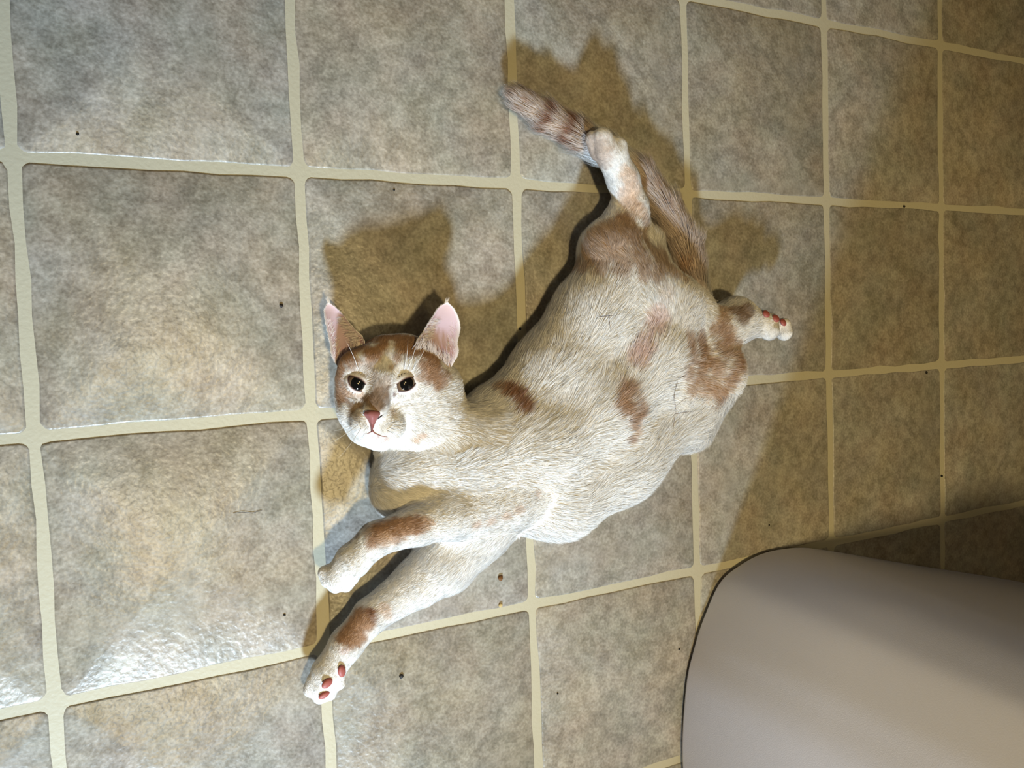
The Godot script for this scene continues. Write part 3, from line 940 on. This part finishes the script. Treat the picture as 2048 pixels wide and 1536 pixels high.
func grow(g: Dictionary, per_m2: float, width: float, bare: Array) -> void:
	var v: PackedVector3Array = g.v
	var n: PackedVector3Array = g.n
	var t: PackedInt32Array = g.t
	var c: PackedColorArray = g.c
	var flow: PackedVector3Array = g.flow
	var fur: PackedFloat32Array = g.fur
	var debt := 0.0
	for i in range(0, t.size(), 3):
		var i0 := t[i]
		var i1 := t[i + 1]
		var i2 := t[i + 2]
		var a := v[i0]
		var e1 := v[i1] - a
		var e2 := v[i2] - a
		if a.y < 0.006 and n[i0].y < -0.3:
			continue
		var len0 := fur[i0]
		debt += e1.cross(e2).length() * 0.5 * per_m2 * (0.010 / maxf(len0, 0.004))
		while debt > 0.0:
			debt -= 1.0
			var s := rng.randf()
			var q := rng.randf()
			if s + q > 1.0:
				s = 1.0 - s
				q = 1.0 - q
			var p := a + e1 * s + e2 * q
			var skip := false
			for z in bare:
				if p.distance_squared_to(z[0]) < z[1] * z[1]:
					skip = true
					break
			if skip:
				continue
			var w := 1.0 - s - q
			var nrm := (n[i0] * w + n[i1] * s + n[i2] * q).normalized()
			var d := flow[i0] * w + flow[i1] * s + flow[i2] * q
			for z in eyes:
				var away: Vector3 = p - z
				if away.length_squared() < 0.0003:
					d = d.lerp(away.normalized(), smoothstep(0.0173, 0.0110, away.length()))
			d -= nrm * d.dot(nrm)
			if d.length_squared() < 0.01:
				d = nrm.cross(Vector3(0.3, 0.2, 0.9))
			d = d.normalized()
			var swirl := lay.get_noise_3dv(p * 1000.0)
			var turn := swirl * 0.45 + rng.randf_range(-0.13, 0.13)
			d = d.rotated(nrm, turn)
			var lift := 0.14 + 0.20 * absf(lay.get_noise_3dv(p * 2300.0)) + rng.randf() * 0.12
			var length := (fur[i0] * w + fur[i1] * s + fur[i2] * q) * rng.randf_range(0.7, 1.15)
			var col := c[i0] * w + c[i1] * s + c[i2] * q
			var shade := rng.randf_range(0.77, 1.17) * (1.0 + 0.12 * swirl) * (1.0 + 0.30 * lay.get_noise_3dv(p * 4200.0))
			col = Color(minf(col.r * shade, 0.92), minf(col.g * shade, 0.90), minf(col.b * shade, 0.88))
			var bent := (nrm + d.cross(nrm) * rng.randf_range(-0.45, 0.45) - d * 0.15).normalized()
			var at := hair_v.size()
			lift = maxf(lift + maxf(0.0, length - 0.013) * 22.0, 0.0011 / length)
			hair(p - nrm * 0.0003, nrm, d, length, width * rng.randf_range(0.7, 1.2), lift, col)
			for k in 5:
				hair_n[at + k] = bent

func skin_of(grids: Array) -> ArrayMesh:
	var v := PackedVector3Array()
	var n := PackedVector3Array()
	var c := PackedColorArray()
	var t := PackedInt32Array()
	for g in grids:
		var first := v.size()
		v.append_array(g.v)
		n.append_array(g.n)
		c.append_array(g.c)
		var s: PackedInt32Array = g.t
		for i in s.size():
			t.append(s[i] + first)
	return arrays_mesh(v, n, c, t)

func arrays_mesh(v: PackedVector3Array, n: PackedVector3Array, c: PackedColorArray, t: PackedInt32Array) -> ArrayMesh:
	var a := []
	a.resize(Mesh.ARRAY_MAX)
	a[Mesh.ARRAY_VERTEX] = v
	a[Mesh.ARRAY_NORMAL] = n
	a[Mesh.ARRAY_COLOR] = c
	a[Mesh.ARRAY_INDEX] = t
	var out := ArrayMesh.new()
	out.add_surface_from_arrays(Mesh.PRIMITIVE_TRIANGLES, a)
	return out

func coat_material(rough: float) -> StandardMaterial3D:
	var mt := StandardMaterial3D.new()
	mt.vertex_color_use_as_albedo = true
	mt.roughness = rough
	mt.metallic_specular = 0.25
	return mt

# ---------------------------------------------------------------- cat: face
func eye(cat: Node3D, spot: Vector3, out: Vector3, loop: Array, pupil: Vector3) -> void:
	var r := 0.0115
	var centre := spot - out * 0.0076
	var axis := out.normalized()
	var rx := axis.cross(Vector3(0, 0, -1)).normalized()
	var ry := rx.cross(axis).normalized()
	# eyeball with its iris and pupil round the direction of sight
	var sight := (pupil - centre).normalized()
	var st := SurfaceTool.new()
	st.begin(Mesh.PRIMITIVE_TRIANGLES)
	st.set_smooth_group(0)
	var sx := sight.cross(Vector3(0, 0, -1)).normalized()
	var sy := sx.cross(sight).normalized()
	var rings := 22
	for i in rings:
		for k in 28:
			var q := []
			for e in [[i, k], [i + 1, k], [i + 1, k + 1], [i, k + 1]]:
				var th: float = e[0] * 1.03 / rings
				var ph: float = e[1] * TAU / 28.0
				q.append([centre + (sight * cos(th) + (sx * cos(ph) + sy * sin(ph)) * sin(th)) * r, th])
			for w in [[0, 1, 2], [0, 2, 3]]:
				var pts: Array = [q[w[0]], q[w[1]], q[w[2]]]
				var fa: Vector3 = pts[0][0]
				if (pts[1][0] - fa).cross(pts[2][0] - fa).dot(fa + Vector3(0.00001, 0, 0) - centre) > 0.0:
					pts = [pts[0], pts[2], pts[1]]
				for z in pts:
					var col := Color(0.004, 0.004, 0.004)
					if z[1] > 0.57:
						col = Color(0.16, 0.105, 0.06).lerp(Color(0.09, 0.05, 0.03), smoothstep(0.60, 0.84, z[1]))
					if z[1] > 0.90:
						col = Color(0.02, 0.012, 0.01)
					st.set_color(col)
					st.add_vertex(z[0])
	st.generate_normals()
	var wet := coat_material(0.06)
	wet.metallic_specular = 0.5
	wet.clearcoat_enabled = true
	wet.clearcoat = 1.0
	wet.clearcoat_roughness = 0.03
	part("eye", st.commit(), wet, cat)
	# lids: a shell round the eyeball, open along the almond
	var v := PackedVector3Array()
	var n := PackedVector3Array()
	var c := PackedColorArray()
	var t := PackedInt32Array()
	var dense := []
	var m_ := loop.size()
	for i in m_:
		for k in 4:
			var a: Vector3 = loop[i]
			dense.append(a.cubic_interpolate(loop[(i + 1) % m_], loop[(i - 1 + m_) % m_], loop[(i + 2) % m_], k / 4.0))
	var count := dense.size()
	var steps := 7
	for i in count:
		var lat: Vector3 = dense[i] - centre
		lat -= axis * lat.dot(axis)
		var d := (lat + axis * sqrt(maxf(r * r - lat.length_squared(), r * r * 0.05))).normalized()
		var th0 := acos(clampf(d.dot(axis), -1.0, 1.0))
		var flat := (d - axis * d.dot(axis)).normalized()
		for s in steps:
			var u := s / float(steps - 1)
			var th := lerpf(th0, th0 + 0.60, u * u)
			var rr := r + 0.0002 + 0.0011 * sqrt(u) - 0.0085 * maxf(0.0, u - 0.72) - (0.0002 if s == 0 else 0.0)
			var q := axis * cos(th) + flat * sin(th)
			v.append(centre + q * rr)
			n.append((q - flat * (0.6 if s == 0 else 0.0)).normalized())
			var col: Color = [Color(0.03, 0.016, 0.015), Color(0.05, 0.026, 0.024), Color(0.36, 0.25, 0.21)][s] if s < 3 else coat(centre + q * rr)
			c.append(col)
	for i in count:
		for s in steps - 1:
			var a := i * steps + s
			var b2 := ((i + 1) % count) * steps + s
			for w in [[a, b2, b2 + 1], [a, b2 + 1, a + 1]]:
				var fa := v[w[0]]
				if (v[w[1]] - fa).cross(v[w[2]] - fa).dot(fa - centre) > 0.0:
					t.append_array(PackedInt32Array([w[0], w[2], w[1]]))
				else:
					t.append_array(PackedInt32Array(w))
	for k in 2400:
		var i := rng.randi() % count
		var u := rng.randf_range(0.42, 0.80)
		var lat: Vector3 = dense[i] - centre
		lat -= axis * lat.dot(axis)
		var th0 := asin(clampf(lat.length() / r, 0.0, 0.97))
		var flat := lat.normalized()
		var th := lerpf(th0, th0 + 0.60, u * u)
		var q := axis * cos(th) + flat * sin(th)
		var along := (flat * cos(th) - axis * sin(th)).rotated(q, rng.randf_range(-0.5, 0.5))
		hair(centre + q * (r + 0.0007), q, along, rng.randf_range(0.0015, 0.0034), 0.00024, 0.20, coat(centre + q * r) * rng.randf_range(0.8, 1.15))
	part("eyelid", arrays_mesh(v, n, c, t), coat_material(0.5), cat)

func curve(points: Array, t: float) -> Vector3:
	var n := points.size() - 1
	var x := clampf(t, 0.0, 1.0) * n
	var i := mini(int(x), n - 1)
	var a: Vector3 = points[i]
	return a.cubic_interpolate(points[i + 1], points[maxi(i - 1, 0)], points[mini(i + 2, n)], x - i)

func ear(cat: Node3D, inner: Array, outer: Array, hollow: float, cheek: Color) -> void:
	var us := 14
	var ss := 20
	var v := PackedVector3Array()
	var n := PackedVector3Array()
	var c := PackedColorArray()
	var t := PackedInt32Array()
	var face: Vector3 = (outer[0] - inner[0]).cross(inner[inner.size() - 1] - inner[0]).normalized()
	if face.y < 0.0:
		face = -face
	for layer in 2:
		var first := v.size()
		for s in ss + 1:
			var f := s / float(ss)
			var p0 := curve(inner, f)
			var p1 := curve(outer, f)
			for u in us + 1:
				var g := u / float(us)
				var bowl := 4.0 * g * (1.0 - g)
				var q: Vector3 = p0.lerp(p1, g) - face * hollow * pow(bowl, 0.7) * (1.0 - f * f) * 1.0
				if layer == 1:
					q -= face * (0.0004 + 0.0018 * bowl * (1.0 - f))
				v.append(q)
				n.append(face)
				var rim := smoothstep(0.06, 0.0, minf(g, 1.0 - g)) + smoothstep(0.90, 1.0, f)
				var col := Color(0.60, 0.45, 0.50).lerp(Color(0.42, 0.20, 0.22), smoothstep(0.34, 0.02, f) * 0.85).lerp(Color(0.70, 0.52, 0.52), smoothstep(0.5, 1.0, f))
				col = col.lerp(Color(0.78, 0.72, 0.70), minf(rim, 1.0))
				if layer == 1:
					col = cheek
				c.append(col)
		for s in ss:
			for u in us:
				var a := first + s * (us + 1) + u
				for w in [[a, a + 1, a + us + 2], [a, a + us + 2, a + us + 1]]:
					var cr := (v[w[1]] - v[w[0]]).cross(v[w[2]] - v[w[0]])
					var want := 1.0 if layer == 0 else -1.0
					if cr.dot(face) * want > 0.0:
						t.append_array(PackedInt32Array([w[0], w[2], w[1]]))
					else:
						t.append_array(PackedInt32Array(w))
	# normals from the faces
	for i in n.size():
		n[i] = Vector3.ZERO
	for i in range(0, t.size(), 3):
		var cr := -(v[t[i + 1]] - v[t[i]]).cross(v[t[i + 2]] - v[t[i]])
		for k in 3:
			n[t[i + k]] += cr
	for i in n.size():
		n[i] = n[i].normalized() if n[i].length_squared() > 1e-20 else face
	var mt := coat_material(0.6)
	mt.backlight_enabled = true
	mt.backlight = Color(0.25, 0.12, 0.12)
	part("ear", arrays_mesh(v, n, c, t), mt, cat)
	# hairs in the ear: long ones from the inner edge, short ones round the rim, a wisp at the tip
	for k in 420:
		var f := rng.randf_range(0.0, 0.62)
		var g := rng.randf_range(0.02, 0.30) if k % 3 else rng.randf_range(0.80, 0.97)
		var p0 := curve(inner, f)
		var p1 := curve(outer, f)
		var bowl := 4.0 * g * (1.0 - g)
		var root: Vector3 = p0.lerp(p1, g) - face * hollow * pow(bowl, 0.7) * (1.0 - f * f)
		var rise := (curve(inner, f + 0.1) - p0).normalized()
		var along := ((p1 - p0).normalized() * (1.0 if g < 0.5 else -0.5) + rise * rng.randf_range(0.1, 0.7)).normalized()
		hair(root, face, along, rng.randf_range(0.005, 0.012) * (1.0 - f * 0.5) * (1.0 if g < 0.5 else 0.5), 0.00035, 0.25, Color(0.80, 0.72, 0.69) * rng.randf_range(0.8, 1.1))
	for k in 240:
		var g := rng.randf_range(0.05, 1.0)
		var f := rng.randf_range(0.0, 0.10)
		var root: Vector3 = curve(inner, f).lerp(curve(outer, f), g) + face * 0.001
		var along: Vector3 = (curve(inner, 0.8) - root).normalized() + (curve(inner, 0.0) - root).normalized() * 0.3
		hair(root, face, along.normalized().rotated(face, rng.randf_range(-0.4, 0.4)), rng.randf_range(0.006, 0.013), 0.0004, 0.35, Color(0.72, 0.62, 0.56) * rng.randf_range(0.75, 1.1))
	for k in 260:
		var f := rng.randf_range(0.1, 1.0)
		var edge := inner if k % 2 else outer
		var p := curve(edge, f)
		var away := (p - curve(outer if k % 2 else inner, f)).normalized() * 0.35 + (curve(edge, f + 0.05) - curve(edge, f - 0.05)).normalized()
		hair(p - face * 0.0003, face, away.normalized(), rng.randf_range(0.0015, 0.003), 0.0003, 0.05, Color(0.80, 0.75, 0.72))
	for k in 40:
		var p := curve(inner, rng.randf_range(0.93, 1.0))
		var away: Vector3 = (p - (inner[0] + outer[0]) * 0.5).normalized() + Vector3(rng.randf_range(-0.25, 0.25), 0.1, rng.randf_range(-0.25, 0.25))
		hair(p, face, away.normalized(), rng.randf_range(0.003, 0.007), 0.0003, 0.1, Color(0.82, 0.76, 0.70))

func pad(cat: Node3D, at: Vector3, along: Vector3, long: float, wide: float, out: Vector3) -> void:
	var s := SphereMesh.new()
	s.radius = 1.0
	s.height = 2.0
	s.radial_segments = 18
	s.rings = 10
	var mt := plain(Color(0.62, 0.33, 0.30), 0.55)
	var o := part("paw_pad", s, mt, cat)
	var y := out.normalized()
	var x := (along - y * along.dot(y)).normalized()
	o.transform = Transform3D(Basis(x * long, y * 0.0026, x.cross(y) * wide), at + y * 0.0004)

func face_parts(cat: Node3D) -> void:
	eye(cat, Vector3(0.2533, 0.0764, 0.4259), Vector3(-0.30, 1.0, 0.10).normalized(), [Vector3(0.2463, 0.0790, 0.4197), Vector3(0.2511, 0.0790, 0.4204), Vector3(0.2561, 0.0800, 0.4229), Vector3(0.2594, 0.0800, 0.4270), Vector3(0.2597, 0.0800, 0.4315), Vector3(0.2578, 0.0800, 0.4327), Vector3(0.2532, 0.0790, 0.4320), Vector3(0.2484, 0.0790, 0.4290), Vector3(0.2458, 0.0780, 0.4241)], Vector3(0.2528, 0.0830, 0.4261))
	eye(cat, Vector3(0.2960, 0.0850, 0.4282), Vector3(0.08, 1.0, 0.08).normalized(), [Vector3(0.3063, 0.0870, 0.4247), Vector3(0.3003, 0.0880, 0.4234), Vector3(0.2945, 0.0885, 0.4240), Vector3(0.2891, 0.0890, 0.4272), Vector3(0.2833, 0.0890, 0.4330), Vector3(0.2882, 0.0890, 0.4347), Vector3(0.2954, 0.0885, 0.4343), Vector3(0.3023, 0.0880, 0.4303)], Vector3(0.2954, 0.0920, 0.4284))
	ear(cat, [Vector3(0.2685, 0.0580, 0.3989), Vector3(0.2664, 0.0560, 0.3865), Vector3(0.2621, 0.0510, 0.3800), Vector3(0.2567, 0.0470, 0.3720), Vector3(0.2521, 0.0430, 0.3640), Vector3(0.2461, 0.0390, 0.3564), Vector3(0.2413, 0.0370, 0.3530)], [Vector3(0.2503, 0.0440, 0.4201), Vector3(0.2393, 0.0480, 0.4021), Vector3(0.2392, 0.0450, 0.3913), Vector3(0.2374, 0.0420, 0.3776), Vector3(0.2367, 0.0400, 0.3662), Vector3(0.2371, 0.0380, 0.3593), Vector3(0.2404, 0.0370, 0.3530)], 0.007, Color(0.55, 0.36, 0.25))
	ear(cat, [Vector3(0.3043, 0.0800, 0.3977), Vector3(0.3124, 0.0760, 0.3889), Vector3(0.3189, 0.0720, 0.3827), Vector3(0.3248, 0.0690, 0.3755), Vector3(0.3311, 0.0660, 0.3686), Vector3(0.3386, 0.0630, 0.3602), Vector3(0.3477, 0.0610, 0.3556)], [Vector3(0.3461, 0.0640, 0.4193), Vector3(0.3546, 0.0660, 0.4046), Vector3(0.3558, 0.0630, 0.3937), Vector3(0.3597, 0.0610, 0.3819), Vector3(0.3592, 0.0610, 0.3724), Vector3(0.3550, 0.0610, 0.3624), Vector3(0.3487, 0.0610, 0.3556)], 0.008, Color(0.55, 0.36, 0.25))
	# nose leather
	var rows := [[Vector3(0.2566, 0.0905, 0.4500), Vector3(0.2628, 0.0925, 0.4490), Vector3(0.2703, 0.0895, 0.4515)], [Vector3(0.2553, 0.0900, 0.4525), Vector3(0.2622, 0.0940, 0.4528), Vector3(0.2708, 0.0890, 0.4542)], [Vector3(0.2581, 0.0890, 0.4567), Vector3(0.2618, 0.0930, 0.4567), Vector3(0.2676, 0.0885, 0.4576)], [Vector3(0.2599, 0.0880, 0.4609), Vector3(0.2620, 0.0900, 0.4609), Vector3(0.2654, 0.0875, 0.4614)], [Vector3(0.2609, 0.0885, 0.4649), Vector3(0.2616, 0.0892, 0.4649), Vector3(0.2630, 0.0882, 0.4651)], [Vector3(0.2615, 0.0868, 0.4682), Vector3(0.2619, 0.0870, 0.4682), Vector3(0.2624, 0.0868, 0.4683)]]
	var v := PackedVector3Array()
	var t := PackedInt32Array()
	var c := PackedColorArray()
	var n := PackedVector3Array()
	for i in 21:
		var f := i / 20.0
		var l := curve([rows[0][0], rows[1][0], rows[2][0], rows[3][0], rows[4][0], rows[5][0]], f)
		var md := curve([rows[0][1], rows[1][1], rows[2][1], rows[3][1], rows[4][1], rows[5][1]], f)
		var rt := curve([rows[0][2], rows[1][2], rows[2][2], rows[3][2], rows[4][2], rows[5][2]], f)
		for k in 9:
			var g := k / 8.0
			var q := l * (1.0 - g) * (1.0 - 2.0 * g) + md * 4.0 * g * (1.0 - g) + rt * g * (2.0 * g - 1.0)
			v.append(q - (Vector3(0, 0.004, 0) if k == 0 or k == 8 or i == 0 else Vector3.ZERO))
			c.append(Color(0.27, 0.10, 0.092).lerp(Color(0.17, 0.046, 0.046), smoothstep(0.55, 1.0, f)))
			n.append(Vector3.ZERO)
	for i in 20:
		for k in 8:
			var a := i * 9 + k
			for w in [[a, a + 1, a + 10], [a, a + 10, a + 9]]:
				if (v[w[1]] - v[w[0]]).cross(v[w[2]] - v[w[0]]).dot(Vector3.UP) > 0.0:
					w = [w[0], w[2], w[1]]
				t.append_array(PackedInt32Array(w))
				var cr := -(v[w[1]] - v[w[0]]).cross(v[w[2]] - v[w[0]])
				for z in 3:
					n[w[z]] += cr
	for i in n.size():
		n[i] = n[i].normalized()
	part("nose", arrays_mesh(v, n, c, t), coat_material(0.42), cat)
	var dark := plain(Color(0.13, 0.05, 0.045), 0.6)
	part("nostril", tube([Vector3(0.2666, 0.0871, 0.4580), Vector3(0.2678, 0.0880, 0.4567), Vector3(0.2699, 0.0888, 0.4551), Vector3(0.2724, 0.0882, 0.4540)], [0.0004, 0.0009, 0.0008, 0.0003], 8), dark, cat)
	part("nostril", tube([Vector3(0.2599, 0.0854, 0.4576), Vector3(0.2584, 0.0848, 0.4558), Vector3(0.2571, 0.0835, 0.4536), Vector3(0.2564, 0.0817, 0.4514)], [0.0003, 0.0007, 0.0006, 0.0003], 8), dark, cat)
	var lip := plain(Color(0.55, 0.34, 0.32), 0.6)
	part("mouth", tube([Vector3(0.2558, 0.0818, 0.4704), Vector3(0.2592, 0.0826, 0.4702), Vector3(0.2616, 0.0840, 0.4689), Vector3(0.2628, 0.0846, 0.4681), Vector3(0.2647, 0.0838, 0.4701), Vector3(0.2683, 0.0837, 0.4722), Vector3(0.2723, 0.0839, 0.4739), Vector3(0.2764, 0.0839, 0.4747)], [0.0001, 0.0003, 0.0005, 0.0008, 0.0005, 0.0004, 0.0003, 0.0001], 8), lip, cat)
	# whiskers
	var hairs := plain(Color(0.93, 0.92, 0.90), 0.4)
	for w in [[Vector3(0.2793, 0.0869, 0.4622), Vector3(0.5, 0.35, 0.04)], [Vector3(0.2810, 0.0868, 0.4650), Vector3(0.5, 0.28, 0.10)], [Vector3(0.2780, 0.0872, 0.4665), Vector3(0.5, 0.35, 0.22)], [Vector3(0.2752, 0.0871, 0.4681), Vector3(0.45, 0.45, 0.35)], [Vector3(0.2522, 0.0841, 0.4593), Vector3(-0.4, 0.5, 0.05)], [Vector3(0.2505, 0.0832, 0.4618), Vector3(-0.4, 0.45, 0.15)], [Vector3(0.2527, 0.0843, 0.4646), Vector3(-0.35, 0.45, 0.3)], [Vector3(0.2977, 0.0859, 0.4153), Vector3(0.14, 0.35, -0.5)], [Vector3(0.3011, 0.0864, 0.4173), Vector3(0.30, 0.30, -0.5)], [Vector3(0.2940, 0.0855, 0.4160), Vector3(0.05, 0.35, -0.5)], [Vector3(0.2543, 0.0784, 0.4131), Vector3(-0.20, 0.35, -0.45)]]:
		var d: Vector3 = w[1].normalized()
		var long := 0.045 if w[0].z > 0.45 else 0.035
		var pts := []
		var rad := []
		for k in 7:
			var f := k / 6.0
			pts.append(w[0] + d * long * f + Vector3.DOWN * 0.014 * f * f)
			rad.append(0.00022 * (1.0 - f) + 0.00005)
		part("whisker", tube(pts, rad, 5), hairs, cat)

func build_cat() -> void:
	markings()
	lay.seed = 21
	lay.frequency = 0.055
	lay.fractal_octaves = 2
	rng.seed = 77
	var everywhere := AABB(Vector3(-5, -1, -5), Vector3(10, 3, 10))
	var nose := Vector3(0.2613, 0.0950, 0.4552)
	body_bones()
	var grids := [mesh_field(bones, 0.0032, 0.0012, everywhere, nose)]
	for set_ in paw_bones():
		grids.append(mesh_field(set_, 0.0016, 0.0012, everywhere, nose))
	bones = []
	head_bones()
	grids.append(mesh_field(bones, 0.0018, 0.0012, everywhere, nose))
	var here := Vector3(0.4996, 0.0000, 0.4957)
	var cat := thing("cat", Vector3.ZERO, "ginger and white cat stretched out on its back on the tiles, face turned up", "cat")
	part("body", skin_of(grids), coat_material(0.7), cat)
	var bare := [[Vector3(0.2533, 0.0764, 0.4259), 0.0072], [Vector3(0.2973, 0.0850, 0.4283), 0.0080], [Vector3(0.2637, 0.0901, 0.4527), 0.0055], [Vector3(0.2632, 0.0861, 0.4591), 0.0042], [Vector3(0.2629, 0.0851, 0.4641), 0.0022]]
	eyes = [Vector3(0.2533, 0.0764, 0.4259), Vector3(0.2960, 0.0850, 0.4282)]
	var pads := [[Vector3(0.2339, 0.0432, 0.6935), Vector3(0.35, 0, 1), .0062, .0042, Vector3(0.45, 0.85, 0.1)], [Vector3(0.2201, 0.0427, 0.7019), Vector3(1, 0, -0.55), .0058, .0042, Vector3(0.2, 1, 0.1)], [Vector3(0.2177, 0.0383, 0.7140), Vector3(1, 0, -0.4), .0056, .0034, Vector3(0.1, 1, 0.35)], [Vector3(0.7359, 0.0712, 0.3758), Vector3(1, 0, -0.3), .0050, .0048, Vector3(0.1, 0.9, -0.5)], [Vector3(0.7502, 0.0714, 0.3813), Vector3(1, 0, 0.3), .0052, .0050, Vector3(0.1, 0.9, -0.5)], [Vector3(0.7668, 0.0663, 0.3863), Vector3(1, 0, 0.3), .0052, .0048, Vector3(0.3, 0.9, -0.4)]]
	for q in pads:
		bare.append([q[0], q[3] * 1.05])
	grow(grids[0], 1500000.0, 0.00042, [])
	for k in range(1, 5):
		grow(grids[k], 1300000.0, 0.00040, bare)
	grow(grids[5], 2200000.0, 0.00034, bare)
	for q in [[Vector3(0.5863, 0.0959, 0.4405), Vector3(0.5858, 0.0891, 0.4581)], [Vector3(0.5858, 0.0891, 0.4581), Vector3(0.5932, 0.0815, 0.4724)], [Vector3(0.5932, 0.0815, 0.4724), Vector3(0.5918, 0.0791, 0.4912)], [Vector3(0.5921, 0.0792, 0.4794), Vector3(0.6094, 0.0785, 0.4786)], [Vector3(0.5926, 0.0823, 0.4706), Vector3(0.6015, 0.0839, 0.4648)], [Vector3(0.5863, 0.0959, 0.4405), Vector3(0.5961, 0.0951, 0.4385)], [Vector3(0.5113, 0.0839, 0.3721), Vector3(0.5119, 0.0842, 0.3833)], [Vector3(0.4991, 0.0805, 0.3737), Vector3(0.5112, 0.0840, 0.3732)]]:
		for k in 12:
			var at: Vector3 = (q[0] as Vector3).lerp(q[1], rng.randf()) + Vector3.UP * 0.0035
			hair(at, Vector3(0.1, 1, 0.2).normalized(), ((q[1] - q[0]) as Vector3).normalized(), rng.randf_range(0.004, 0.008), 0.0005, 0.05, Color(0.10, 0.06, 0.04))
	face_parts(cat)
	var fur := part("fur", arrays_mesh(hair_v, hair_n, hair_c, hair_i), coat_material(0.65), cat)
	fur.set_meta("kind", "stuff")
	print("hairs ", hair_v.size() / 5)
	for q in pads:
		pad(cat, q[0], q[1], q[2], q[3], q[4])

# ---------------------------------------------------------------- all
const COOL_AT := Vector3(-0.08, 1.26, 2.36)
const COOL_SIZE := 0.20
const COOL_AIM := Vector3(-0.02, 0.0, 0.02)
const COOL_ANGLE := 28.0
const COOL_COLOR := Color(0.83, 0.92, 1.0)
const COOL_ENERGY := 10.6
const WARM_AT := Vector3(-0.05, 2.28, 0.83)
const WARM_AIM := Vector3(0.86, 0.0, 0.76)
const WARM_ANGLE := 29.0
const WARM_SOFT := 0.85
const WARM_COLOR := Color(1.0, 0.885, 0.63)
const WARM_ENERGY := 3.0
const DOME_AT := Vector3(0.40, 0.0, 0.30)
const DOME_COLOR := Color(1.0, 0.885, 0.63)
const DOME_ENERGY := 0.4
const EXPOSURE := 1.0
const BIN_COLOR := Color(0.90, 0.90, 0.955)

func _ready() -> void:
	var cam := Camera3D.new()
	cam.name = "camera"
	cam.fov = 51.6066
	cam.near = 0.02
	cam.far = 50.0
	add_child(cam)
	cam.transform = Transform3D(Vector3(0.896319, 0.441734, 0.038508), Vector3(0.061826, -0.038508, -0.997344), Vector3(-0.439078, 0.896319, -0.061826), Vector3(0.06856, 0.76350, 0.38837))
	cam.current = true
	var env := Environment.new()
	env.background_mode = Environment.BG_COLOR
	env.background_color = Color(0, 0, 0)
	env.tonemap_mode = Environment.TONE_MAPPER_LINEAR
	env.tonemap_exposure = EXPOSURE
	env.sdfgi_enabled = true
	env.ssao_enabled = true
	env.ssil_enabled = true
	var we := WorldEnvironment.new()
	we.name = "environment"
	we.environment = env
	add_child(we)
	build_lamps()
	build_floor()
	build_room()
	build_bin()
	build_cat()
	build_crumbs()
